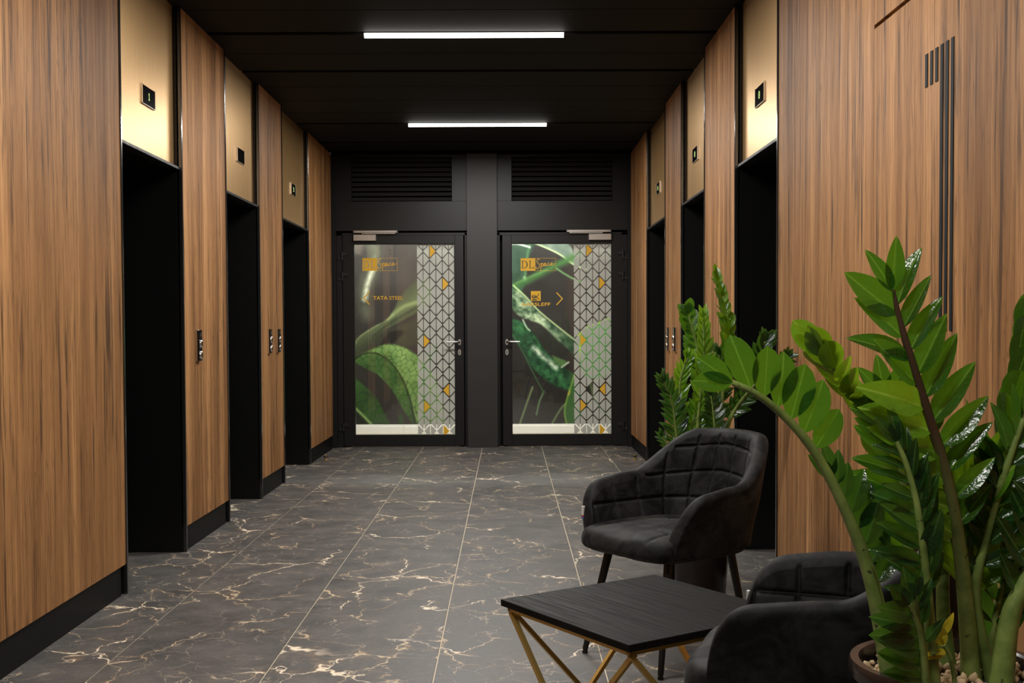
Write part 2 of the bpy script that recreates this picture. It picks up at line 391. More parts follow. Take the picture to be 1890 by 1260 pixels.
DIG = {'0': [(0, 1, 1, 1, 0), (1, 0, 0, 0, 1), (1, 0, 0, 0, 1), (1, 0, 0, 0, 1), (1, 0, 0, 0, 1), (1, 0, 0, 0, 1), (0, 1, 1, 1, 0)],
       '1': [(0, 0, 1, 0, 0), (0, 1, 1, 0, 0), (0, 0, 1, 0, 0), (0, 0, 1, 0, 0), (0, 0, 1, 0, 0), (0, 0, 1, 0, 0), (0, 1, 1, 1, 0)],
       '3': [(1, 1, 1, 1, 0), (0, 0, 0, 0, 1), (0, 0, 0, 0, 1), (0, 1, 1, 1, 0), (0, 0, 0, 0, 1), (0, 0, 0, 0, 1), (1, 1, 1, 1, 0)]}
def elevator(side, k, digit, label):
    s = -1 if side == 'left' else 1; X = XL if s < 0 else XR
    a, b = OPEN[k]; out = lambda d: X + s*d
    t = thing('elevator', label, 'elevator', (0, 0, 0), 0, 'elevators along the lobby walls')
    # jambs, lining the whole height of the recess
    for q, far in ((a, False), (b, True)):
        y0, y1 = (q-0.012, q) if not far else (q, q+0.012)
        box('jamb', (out(0.006), y0, 0), (out(DEEP+0.3), y1, CEIL), M['jamb'], t, 0.0005)
        box('edge_trim', (out(-0.006), y0+(-0.0015 if far else -0.004), 0), (out(0.012), y1+(0.004 if far else 0.0015), CEIL), M['trim'], t, 0.0015)
    # brass panel over the opening, with the ledge below
    box('brass_panel', (out(REC), a+0.004, HEAD), (out(REC+0.02), b-0.004, CEIL+0.01), M['brass'], t, 0.0008)
    box('header_ledge', (out(0.006), a+0.002, HEAD-0.017), (out(REC+0.03), b-0.002, HEAD-0.001), M['black'], t, 0.002)
    box('lintel', (out(REC+0.031), a+0.002, HEAD-0.015), (out(DEEP), b-0.002, HEAD-0.001), M['void'], t, 0)
    # sliding doors at the back of the recess
    m = (a+b)/2
    box('door_leaf', (out(DEEP), a+0.03, 0.012), (out(DEEP+0.03), m-0.002, HEAD-0.06), M['jamb'], t, 0.002)
    box('door_leaf', (out(DEEP), m+0.002, 0.012), (out(DEEP+0.03), b-0.03, HEAD-0.06), M['jamb'], t, 0.002)
    box('door_sill', (out(DEEP-0.05), a+0.002, 0.001), (out(DEEP+0.04), b-0.002, 0.008), M['steel'], t, 0.001)
    # floor display
    yc = (5.765, 7.74, 9.63)[k]; z0, z1 = 2.328, 2.420
    d = box('display', (out(REC-0.009), yc-0.098, z0), (out(REC-0.0005), yc+0.098, z1), M['plate'], t, 0.002)
    boxes('display_rim', [((out(REC-0.0095), yc-0.0995, z0-0.003), (out(REC-0.0005), yc-0.098, z1+0.003)), ((out(REC-0.0095), yc+0.098, z0-0.003), (out(REC-0.0005), yc+0.0995, z1+0.003)),
                          ((out(REC-0.0095), yc-0.0995, z0-0.003), (out(REC-0.0005), yc+0.0995, z0))], M['steel'], d, 0.0005)
    if digit:
        lst = []; px = 0.0052
        for r, row in enumerate(DIG[digit]):
            for c, on in enumerate(row):
                if on:
                    # reading direction runs along +Y on the left wall, -Y on the right wall
                    yy = yc + (-s)*(c-2)*px*1.05 ; zz = (z0+z1)/2 - (r-3)*px
                    lst.append(((out(REC-0.0100), yy-px*0.44, zz-px*0.46), (out(REC-0.0092), yy+px*0.44, zz+px*0.46)))
        boxes('digit', lst, M['green'], d, 0)
    return t
elevator('left', 0, '1', 'elevator nearest on the left, brass panel showing a green 1 over black doorway')
elevator('left', 1, None, 'middle elevator of the left wall, its small black display unlit')
elevator('left', 2, '3', 'farthest elevator on the left wall, next to the glass doors')
elevator('right', 0, '0', 'elevator nearest on the right, brass panel with bright white band, beside the armchair')
elevator('right', 1, '0', 'middle elevator of the right wall, behind the far potted plant')
elevator('right', 2, '0', 'farthest elevator on the right wall, next to the glass doors')

# call panels on the wood between elevators
def call_panel(side, y, label):
    s = -1 if side == 'left' else 1; X = XL if s < 0 else XR
    t = thing('call_panel', label, 'call panel', (X, y, 1.122), 0, 'elevator call panels on the wood walls')
    bx = lambda n, a, b, m, p, bev=0.001: box(n, (-s*a[0], a[1], a[2]), (-s*b[0], b[1], b[2]), m, p, bev)
    pl = bx('plate', (0.0005, -0.035, -0.088), (0.018, 0.035, 0.088), M['plate'], t, 0.003)
    bx('steel_edge', (0.0005, -0.0385, -0.090), (0.010, -0.0355, 0.090), M['chrome'], pl)
    bx('sign', (0.0182, -0.014, 0.052), (0.0192, 0.016, 0.070), M['chrome'], t, 0.0005)
    for zc in (0.010, -0.054):
        prof = [(0.0, 0.010), (0.012, 0.010), (0.0165, 0.006), (0.018, 0.0)]
        me = lathe_mesh('button', prof[::-1], 20); b = obj('button', me, M['chrome'], t)
        b.matrix_local = Matrix.Translation((-s*0.018, 0, zc)) @ Matrix.Rotation(-s*math.pi/2, 4, 'Y') @ Matrix.Diagonal((1.35, 1, 1, 1))
        b2 = obj('button_face', lathe_mesh('button_face', [(0.0105, 0.0), (0.0, 0.0012)], 16), M['plate'], b); b2.location = (0, 0, 0.0102)
    return t
call_panel('left', 6.508, 'single call panel with two chrome buttons, on left wood panel nearest the first elevator')
call_panel('left', 8.447, 'first of two call panels side by side on the left wall')
call_panel('left', 8.775, 'second of two call panels side by side on the left wall')
call_panel('right', 8.432, 'first of two call panels side by side on the right wall, behind the plant')
call_panel('right', 8.779, 'second of two call panels side by side on the right wall, nearer the doors')

# the slate numeral of stripes on the right wood wall
g = thing('wall_numeral', 'dark slate stripes forming a numeral on the right wood wall above the big plant', 'wall graphic', (XR, 3.3, 1.6))
for i, yc in enumerate((3.395, 3.355, 3.315, 3.2755, 3.236, 3.197)):
    zb = 1.920 if i < 3 else 1.204
    box('stripe', (-0.0022, yc-3.3-0.0098, zb-1.6), (-0.0002, yc-3.3+0.0098, 2.017-1.6), M['graphic'], g, 0)

# wall behind the camera
struct(box('wall_back', (-2.4, YB-0.1, 0), (1.9, YB, CEIL+0.05), M['lobby'], None, 0))

# ------------------------------------------------------------------ ceiling lamps
def lamp(y, label, power=LAMP_POWER):
    t = thing('ceiling_lamp', label, 'ceiling lamp', (-0.249, y, CEIL), 0, 'linear lamps across the ceiling')
    box('housing', (-0.59, -0.028, -0.004), (0.59, 0.028, 0.04), M['black'], t, 0.001)
    n = 10; V = []; Fc = []
    for x in (-0.586, 0.586):
        for k in range(n+1):
            a = math.pi*k/n; V.append((x, math.cos(a)*0.021, -0.005-math.sin(a)*0.023))
    for k in range(n): Fc.append((k, k+1, n+2+k, n+1+k))
    Fc.append(tuple(range(n+1))[::-1]); Fc.append(tuple(range(n+1, 2*n+2))); Fc.append((0, n+1, 2*n+1, n))
    me = bpy.data.meshes.new('diffuser'); me.from_pydata(V, [], Fc); me.shade_smooth(); me.set_sharp_from_angle(angle=0.8)
    obj('diffuser', me, M['lamp'], t)
    L = bpy.data.lights.new('lamp_light', 'AREA'); L.shape = 'RECTANGLE'; L.size = 1.17; L.size_y = 0.035
    L.energy = power; L.color = (1.0, 0.965, 0.915); L.spread = math.radians(180)
    lo = bpy.data.objects.new('lamp_light', L); C.objects.link(lo); lo.parent = t; lo.location = (0, 0, -0.032)
    return t
lamp(9.80, 'bright white linear ceiling lamp nearest the glass doors')
lamp(6.806, 'bright white linear ceiling lamp second from the glass doors, longest in view')
lamp(3.812, 'white linear ceiling lamp above the small table')

lamp(0.818, 'unseen linear ceiling lamp added above the viewpoint to light the front', LAMP_POWER*0.85)  # added out of view as dimmer fill for the plants and furniture fronts

# ------------------------------------------------------------------ end wall with the two glass doors
endw = sempty('wall_end')
PX0, PX1 = -0.408, -0.102
box('pillar', (PX0, YE-0.02, 0), (PX1, YE+0.30, CEIL+0.02), M['pillar'], endw, 0.002)
def bay(x0, x1, gx0, gx1, grille0, grille1, n):
    # upper panel with a louvred grille, built as frame pieces around the opening
    zt, zg1, zg0, zb = CEIL+0.02, 2.936, 2.492, 2.195
    boxes('upper_panel', [((x0, YE+0.03, zb), (x1, YE+0.09, zg0)), ((x0, YE+0.03, zg1), (x1, YE+0.09, zt)),
                          ((x0, YE+0.03, zg0), (grille0, YE+0.09, zg1)), ((grille1, YE+0.03, zg0), (x1, YE+0.09, zg1))], M['blackdoor'], endw, 0.001)
    box('grille_backing', (grille0, YE+0.108, zg0), (grille1, YE+0.116, zg1), M['void'], endw, 0)
    for k in range(9):
        zc = zg1 - (k+0.5)*(zg1-zg0)/9
        bm = bmesh.new(); bm_box(bm, (grille0+0.001, -0.002, -0.019), (grille1-0.001, 0.002, 0.019), 0.001)
        o = obj('grille_slat', finish(bm, 'grille_slat'), M['pillar'], endw); o.location = (0, YE+0.052, zc); o.rotation_euler = (math.radians(-28), 0, 0)
    boxes('door_lining', [((x0, YE+0.05, 0), (x0+0.055, YE+0.20, zb-0.02)), ((x1-0.025, YE+0.05, 0), (x1, YE+0.20, zb-0.02)), ((x0, YE+0.05, 2.150), (x1, YE+0.20, zb-0.018))] if n == 1 else
          [((x0, YE+0.05, 0), (x0+0.025, YE+0.20, zb-0.02)), ((x1-0.055, YE+0.05, 0), (x1, YE+0.20, zb-0.02)), ((x0, YE+0.05, 2.150), (x1, YE+0.20, zb-0.018))], M['blackdoor'], endw, 0.001)
boxes('rebate', [((-1.79, YE+0.118, 2.10), (1.27, YE+0.20, CEIL+0.05)), ((-1.79, YE+0.118, 0), (-1.60, YE+0.20, 2.2)), ((-0.50, YE+0.118, 0), (0.0, YE+0.20, 2.2)), ((1.10, YE+0.118, 0), (1.27, YE+0.20, 2.2)), ((-1.79, YE+0.118, 0), (1.27, YE+0.20, 0.012))], M['void'], endw, 0)
bay(-1.73, PX0, 0, 0, -1.572, -0.558, 1)
bay(PX1, 1.215, 0, 0, 0.045, 1.062, 2)
boxes('side_post', [((-1.79, YE-0.01, 0), (-1.73, YE+0.2, CEIL)), ((1.215, YE-0.01, 0), (1.27, YE+0.2, CEIL))], M['blackdoor'], endw, 0.002)

def tri_mesh(d):                       # one rounded triangle of frosted film, pointing to +X (d=1) or -X
    h, hw = 0.058, 0.0288; bm = bmesh.new()
    P = [(-hw, -h), (-hw, h), (-hw+0.006, h), (hw-0.005, 0.008), (hw, 0.0), (hw-0.005, -0.008), (-hw+0.006, -h)]
    f = [bm.verts.new((d*x, 0, z)) for x, z in P]; b = [bm.verts.new((d*x, 0.0006, z)) for x, z in P]
    bm.faces.new(f); bm.faces.new(b[::-1]); n = len(P)
    for i in range(n): bm.faces.new((f[i], b[i], b[(i+1) % n], f[(i+1) % n]))
    bmesh.ops.recalc_face_normals(bm, faces=bm.faces[:]); return finish(bm, 'film_triangle')
def half_tri(d): return tri_mesh(d)
TR, TL = tri_mesh(1), tri_mesh(-1)
TRg, TLg = TR.copy(), TL.copy(); TRg.materials.append(M['gold']); TLg.materials.append(M['gold'])
TR.materials.append(M['film']); TL.materials.append(M['film'])

def text_mesh(name, s, x0, x1, z0, z1, bold=0.0, shear=0.0, depth=0.0006, spacing=1.0):
    cu = bpy.data.curves.new(name, 'FONT'); cu.body = s; cu.offset = bold; cu.shear = shear; cu.extrude = 0.01; cu.space_character = spacing
    tmp = bpy.data.objects.new('tmp', cu); C.objects.link(tmp)
    dg = bpy.context.evaluated_depsgraph_get(); me = bpy.data.meshes.new_from_object(tmp.evaluated_get(dg)); bpy.data.objects.remove(tmp)
    co = np.array([v.co[:] for v in me.vertices]); mn, mx = co.min(0), co.max(0)
    for v in me.vertices:
        x = x0+(v.co.x-mn[0])/(mx[0]-mn[0])*(x1-x0); z = z0+(v.co.y-mn[1])/(mx[1]-mn[1])*(z1-z0); y = -depth if v.co.z > 0 else 0
        v.co = (x, y, z)
    me.name = name; me.materials.clear(); return me
def poly_mesh(name, polys, depth=0.0006):
    bm = bmesh.new()
    for P in polys:
        f = [bm.verts.new((x, -depth, z)) for x, z in P]; b = [bm.verts.new((x, 0, z)) for x, z in P]
        n = len(P); bm.faces.new(f); bm.faces.new(b[::-1])
        for i in range(n): bm.faces.new((f[i], b[i], b[(i+1) % n], f[(i+1) % n]))
    bmesh.ops.recalc_face_normals(bm, faces=bm.faces[:]); return finish(bm, name)
def stroke_polys(pts, w):
    out = []
    for a, b in zip(pts[:-1], pts[1:]):
        a, b = Vector(a), Vector(b); d = (b-a)
        if d.length < 1e-6: continue
        d.normalize(); n = Vector((-d.y, d.x))*w/2; e = d*w*0.3
        out.append([tuple(a-e+n), tuple(b+e+n), tuple(b+e-n), tuple(a-e-n)])
    return out
def ribbon_mesh(name, strokes, w, taper=False):
    V = []; Fc = []
    for k, pts in enumerate(strokes):
        pts = [Vector((p[0], p[1])) for p in pts]; n = len(pts); b = len(V); dp = 0.0004+0.0006*k
        for q in range(n):
            ta = (pts[q]-pts[q-1]).normalized() if q > 0 else None; tb = (pts[q+1]-pts[q]).normalized() if q < n-1 else None
            t = ((ta or tb)+(tb or ta)).normalized(); nn = Vector((-t.y, t.x)); c = max(0.45, abs(t.dot(tb or ta)))
            o = nn*(w/2)/c
            for e in (o, -o):
                V.append((pts[q].x+e.x, -dp-q*2.5e-5, pts[q].y+e.y)); V.append((pts[q].x+e.x, 0, pts[q].y+e.y))
        for q in range(n-1):
            a = b+4*q; c = a+4
            Fc.append((a, a+2, c+2, c))
    me = bpy.data.meshes.new(name); me.from_pydata(V, [], Fc); return me
def glyphs_DL(x0, x1, z0, z1, mode='DL'):      # serif D and L drawn as outlines
    X = lambda u: x0+(x1-x0)*u; Z = lambda v: z0+(z1-z0)*v
    polys = [[(X(.00), Z(0)), (X(.15), Z(0)), (X(.15), Z(.05)), (X(.00), Z(.05))], [(X(.00), Z(.95)), (X(.15), Z(.95)), (X(.15), Z(1)), (X(.00), Z(1))],
             [(X(.055), Z(.03)), (X(.115), Z(.03)), (X(.115), Z(.97)), (X(.055), Z(.97))]]
    n = 14; O = []; I = []
    for k in range(n+1):
        a = math.pi/2-math.pi*k/n
        O.append((X(.14+.33*max(0, math.cos(a))**0.8), Z(.5+.5*math.sin(a)))); I.append((X(.14+.25*max(0, math.cos(a))**0.8), Z(.5+.45*math.sin(a))))
    for k in range(n): polys.append([O[k], O[k+1], I[k+1], I[k]])
    polys += [[(X(.57), Z(0)), (X(.97), Z(0)), (X(.97), Z(.05)), (X(.57), Z(.05))], [(X(.57), Z(.95)), (X(.76), Z(.95)), (X(.76), Z(1)), (X(.57), Z(1))],
              [(X(.63), Z(.03)), (X(.69), Z(.03)), (X(.69), Z(.97)), (X(.63), Z(.97))], [(X(.90), Z(.03)), (X(1.0), Z(.26)), (X(.97), Z(.26)), (X(.84), Z(.05))]]
    return polys
def script_space(x0, x1, z0, z1, wd):           # handwritten word: connected strokes in a unit box
    S = [[(.20, .92), (.15, 1.0), (.08, .93), (.07, .78), (.15, .66), (.20, .52), (.17, .34), (.09, .26), (.02, .32), (.04, .42)],
         [(.24, .60), (.28, .66), (.27, .40), (.25, .08)], [(.28, .52), (.33, .68), (.38, .62), (.37, .48), (.31, .42), (.28, .46)],
         [(.38, .46), (.43, .56), (.49, .68), (.44, .66), (.42, .52), (.46, .46), (.50, .56), (.51, .68), (.51, .52), (.55, .48), (.60, .58)],
         [(.70, .70), (.64, .70), (.60, .58), (.63, .50), (.69, .52), (.76, .62)], [(.76, .62), (.82, .72), (.85, .66), (.80, .60), (.76, .62), (.78, .52), (.86, .52), (.98, .66)]]
    out = []
    for st in S:
        p = bezier([(x0+(x1-x0)*a, z0+(z1-z0)*b, 0) for a, b in st], len(st)*4)
        out.append([(q.x, q.y) for q in p])
    return out

def glass_door(n, gx0, gx1, hinge_left):
    d = sempty('door_%d' % n)
    z0, z1 = 0.118, 2.066; yf, yb = YE+0.055, YE+0.115
    lx0, lx1 = (gx0-0.108, gx1+0.088) if hinge_left else (gx0-0.092, gx1+0.108)
    boxes('leaf_frame', [((lx0, yf, 0.012), (gx0, yb, 2.155)), ((gx1, yf, 0.012), (lx1, yb, 2.155)), ((gx0, yf, 0.012), (gx1, yb, z0)), ((gx0, yf, z1), (gx1, yb, 2.155))], M['blackdoor'], d, 0.002)
    boxes('glazing_bead', [((gx0, yf+0.004, z0), (gx0+0.007, yb-0.004, z1)), ((gx1-0.007, yf+0.004, z0), (gx1, yb-0.004, z1)), ((gx0, yf+0.004, z0), (gx1, yb-0.004, z0+0.007)), ((gx0, yf+0.004, z1-0.005), (gx1, yb-0.004, z1))], M['black'], d, 0.001)
    yg = YE+0.082
    gl = box('glass_pane', (gx0+0.001, yg, z0+0.001), (gx1-0.001, yg+0.006, z1-0.001), M['glass'], d, 0)
    ppm = FPX/yg
    # frosted film triangles, 6 columns, alternating direction
    f0 = gx0+0.640 if hinge_left else gx0+0.632
    cw = (gx1-f0)/6.0; rp = 0.0831
    golds_l = {(2, 463.6, 1), (4, 524, 1), (1, 629, 1), (4, 720, -1), (1, 749.7, 1), (4, 795, 1)}
    rows = [463.6+15.07*k for k in range(-1, 23)]
    for k, py in enumerate(rows):
        zc = W(800, py if hinge_left else py-0.8, yg).z
        for c in range(6):
            di = 1 if (c+k) % 2 == 1 else -1
            if k == 0 and zc+0.0575 > z1: pass
            gold = any(gc == c and abs(gy-py) < 4 for gc, gy, _ in golds_l)
            if not hinge_left and c == 2 and abs(py-720) < 4: continue      # a triangle missing from the film
            me = (TRg if gold else TR) if di > 0 else (TLg if gold else TL)
            xc = f0+cw*(c+0.5)
            top = zc+0.0575; 
            if top > z1-0.006 or zc-0.0575 < z0+0.006:
                # cut by the edge of the pane: a trimmed copy
                bm = bmesh.new(); bm.from_mesh(me)
                for lim, nz in ((z1-0.006-zc, 1), (z0+0.006-zc, -1)):
                    bmesh.ops.bisect_plane(bm, geom=bm.verts[:]+bm.edges[:]+bm.faces[:], plane_co=(0, 0, lim), plane_no=(0, 0, nz), clear_outer=True)
                if len(bm.faces) < 3: bm.free(); continue
                m2 = finish(bm, 'film_triangle'); m2.materials.append(me.materials[0]); me = m2
            o = obj('film_triangle', me, None, gl); o.location = (xc, yg-0.001, zc)
            if gold: o['label'] = 'gold triangle among the frosted ones'
    # closer: rail on the frame, body and arm on the leaf
    if hinge_left: r0, r1, b0, b1, ar0, ar1 = -1.556, -1.107, -1.556, -1.326, -1.47, -1.13
    else: r0, r1, b0, b1, ar0, ar1 = 0.600, 1.050, 0.822, 1.052, 0.625, 0.965
    cl = box('door_closer', (b0, yf-0.045, 2.094), (b1, yf, 2.158), M['steel'], d, 0.003)
    box('slide_rail', (r0, yf-0.05, 2.174), (r1, yf-0.02, 2.198), M['steel'], cl, 0.002)
    box('closer_arm', (ar0, yf-0.042, 2.163), (ar1, yf-0.028, 2.173), M['steel'], cl, 0.001)
    boxes('rail_screw', [((r0+0.006, yf-0.0508, 2.182), (r0+0.016, yf-0.05, 2.190)), ((r1-0.016, yf-0.0508, 2.182), (r1-0.006, yf-0.05, 2.190))], M['void'], cl, 0)
    # lever handle with oval rose, lock escutcheon below
    hx = -0.490 if hinge_left else -0.008; sg = -1 if hinge_left else 1
    def oval(nm, zc):
        me = lathe_mesh(nm, [(0.0, -0.008), (0.030, -0.008), (0.033, -0.004), (0.033, 0.0)], 24); o = obj(nm, me, M['steel'], d)
        o.matrix_local = Matrix.Translation((hx, yf, zc)) @ Matrix.Diagonal((0.55, 1, 1.0, 1)) @ Matrix.Rotation(-math.pi/2, 4, 'X'); return o
    oval('handle_rose', 1.066)
    pts = [(hx, yf, 1.07), (hx, yf-0.045, 1.07), (hx+sg*0.012, yf-0.055, 1.07), (hx+sg*0.06, yf-0.056, 1.069), (hx+sg*0.132, yf-0.056, 1.068)]
    obj('lever_handle', tube_mesh('lever_handle', pts, [0.0095]*5, 12), M['steel'], d)
    e = oval('lock_escutcheon', 0.963)
    box('keyhole', (hx-0.0035, yf-0.0095, 0.953), (hx+0.0035, yf-0.0083, 0.973), M['void'], d, 0)
    # hinges
    hxg = lx0-0.004 if hinge_left else lx1+0.004
    for zc in (1.942, 1.735, 0.205):
        h = obj('hinge', tube_mesh('hinge', [(hxg, yf-0.012, zc-0.04), (hxg, yf-0.012, zc+0.045)], [0.0125]*2, 12), M['black'], d)
        box('hinge_wing', (hxg, yf-0.014, zc+0.005), (hxg-sg*0.055, yf, zc+0.042), M['black'], h, 0.002)
        box('hinge_wing', (hxg, yf-0.014, zc-0.04), (hxg+sg*0.045, yf+0.01, zc-0.006), M['black'], h, 0.002)
    # gold lettering on the glass
    yt = yg-0.0006
    P = lambda px, py: (W(px, py, yg).x, W(px, py, yg).z)
    sx = 668.8 if hinge_left else 961.0
    x0, zt = P(sx, 476.3); x1, zb = P(sx+27.2, 499.6); x2, _ = P(sx+(64.8 if hinge_left else 65), 476)
    lg = obj('logo_square', poly_mesh('logo_square', [[(x0, zb), (x1, zb), (x1, zt), (x0, zt)]]), M['gold'], gl); lg.location = (0, yt, 0)
    fr = poly_mesh('logo_outline', [[(x1, zt-0.003), (x2, zt-0.003), (x2, zt), (x1, zt)], [(x1, zb), (x2, zb), (x2, zb+0.003), (x1, zb+0.003)], [(x2-0.003, zb), (x2, zb), (x2, zt), (x2-0.003, zt)]])
    o = obj('logo_outline', fr, M['gold'], gl); o.location = (0, yt, 0)
    o = obj('logo_letters', poly_mesh('logo_letters', glyphs_DL(x0+0.008, x1-0.008, zb+0.026, zt-0.026)), M['palegray'] if hinge_left else M['darkvinyl'], gl); o.location = (0, yt-0.0008, 0)
    o = obj('logo_script', ribbon_mesh('logo_script', script_space(x1+0.002, x2-0.006, zb-0.012, zt-0.01, 0), 0.0062), M['gold'], gl); o.location = (0, yt, 0)
    if hinge_left:
        xa, za = P(688.8, 546.2); xb, zb2 = P(715.6, 553); me = text_mesh('company_name', 'TATA', xa, xb, zb2, za, 0.018, 0)
        o = obj('company_name', me, M['gold'], gl); o.location = (0, yt, 0)
        xa, za = P(718.6, 546.2); xb, zb2 = P(744, 553); o = obj('company_name', text_mesh('company_name', 'STEEL', xa, xb, zb2, za, 0.006), M['gold'], gl); o.location = (0, yt, 0)
        ch = [P(681.8, 538.3), P(671.2, 550), P(681.8, 561.6)]
    else:
        xa, za = P(962, 558.3); xb, zb2 = P(1016, 564.4); o = obj('company_name', text_mesh('company_name', 'AARSLEFF', xa, xb, zb2, za, 0.014), M['gold'], gl); o.location = (0, yt, 0)
        xa, za = P(979.9, 537); xb, zb2 = P(998, 555)
        o = obj('emblem_square', poly_mesh('emblem_square', [[(xa, zb2), (xb, zb2), (xb, za), (xa, za)]]), M['gold'], gl); o.location = (0, yt, 0)
        U = lambda a, b: (xa+(xb-xa)*a, zb2+(za-zb2)*b)
        pl = []
        for pts, wd in (([(.12, .12), (.20, .08), (.52, .08), (.60, .12), (.52, .16), (.20, .16), (.12, .12)], .004), ([(.10, .34), (.10, .50), (.22, .58), (.40, .58), (.46, .50), (.48, .34), (.10, .34)], .005),
                        ([(.14, .44), (.44, .40)], .005), ([(.46, .52), (.62, .36), (.80, .20)], .006), ([(.48, .30), (.66, .50), (.80, .70)], .005), ([(.76, .66), (.84, .74)], .008), ([(.78, .16), (.84, .24)], .007), ([(.30, .16), (.30, .34)], .006)):
            pl.append([U(a, b) for a, b in pts])
        o = obj('emblem_drawing', ribbon_mesh('emblem_drawing', pl, 0.0062), M['darkvinyl'], gl); o.location = (0, yt-0.0008, 0)
        ch = [P(1027, 539.5), P(1038, 551), P(1027, 562.6)]
    o = obj('chevron', ribbon_mesh('chevron', [ch], 0.011), M['gold'], gl); o.location = (0, yt, 0)
    return d
glass_door(1, -1.563, -0.533, True)
glass_door(2, 0.040, 1.061, False)

# ------------------------------------------------------------------ corridor behind the doors with a printed leaf mural
YM = 13.14
struct(box('wall_corridor_back', (-3.0, YM, 0), (2.4, YM+0.1, 2.75), M['white'], None, 0))
cf = struct(box('floor_corridor', (-3.0, YE+0.06, -0.06), (2.4, YM, 0.0), M['corrfloor'], None, 0))
struct(box('ceiling_corridor', (-3.0, YE+0.2, 2.6), (2.4, YM+0.1, 2.68), M['white'], None, 0))
struct(box('wall_corridor_left', (-3.1, YE+0.1, 0), (-3.0, YM+0.1, 2.7), M['white'], None, 0))
struct(box('wall_corridor_right', (2.4, YE+0.1, 0), (2.5, YM+0.1, 2.7), M['white'], None, 0))
bb = sempty('baseboard_corridor')
boxes('baseboard_section', [((-3.0, YM-0.016, 0), (-1.20, YM, 0.085)), ((-3.0, YM-0.012, 0.085), (-1.20, YM, 0.104))], M['white'], bb, 0.002)
boxes('baseboard_section', [((-1.198, YM-0.016, 0), (2.4, YM, 0.085)), ((-1.198, YM-0.012, 0.085), (2.4, YM, 0.104))], M['white'], bb, 0.002)
cl = thing('corridor_lamp', 'ceiling lamp of the corridor behind the glass doors', 'ceiling lamp', (-0.3, 12.45, 2.6))
box('housing', (-1.9, -0.05, -0.03), (1.9, 0.05, 0), M['white'], cl, 0.002)
box('diffuser', (-1.88, -0.04, -0.036), (1.88, 0.04, -0.031), M['lamp'], cl, 0)
L = bpy.data.lights.new('corridor_light', 'AREA'); L.shape = 'RECTANGLE'; L.size = 3.7; L.size_y = 0.08; L.energy = CORRIDOR_POWER; L.color = (1, 0.97, 0.9)
lo = bpy.data.objects.new('corridor_light', L); C.objects.link(lo); lo.parent = cl; lo.location = (0, 0, -0.04)

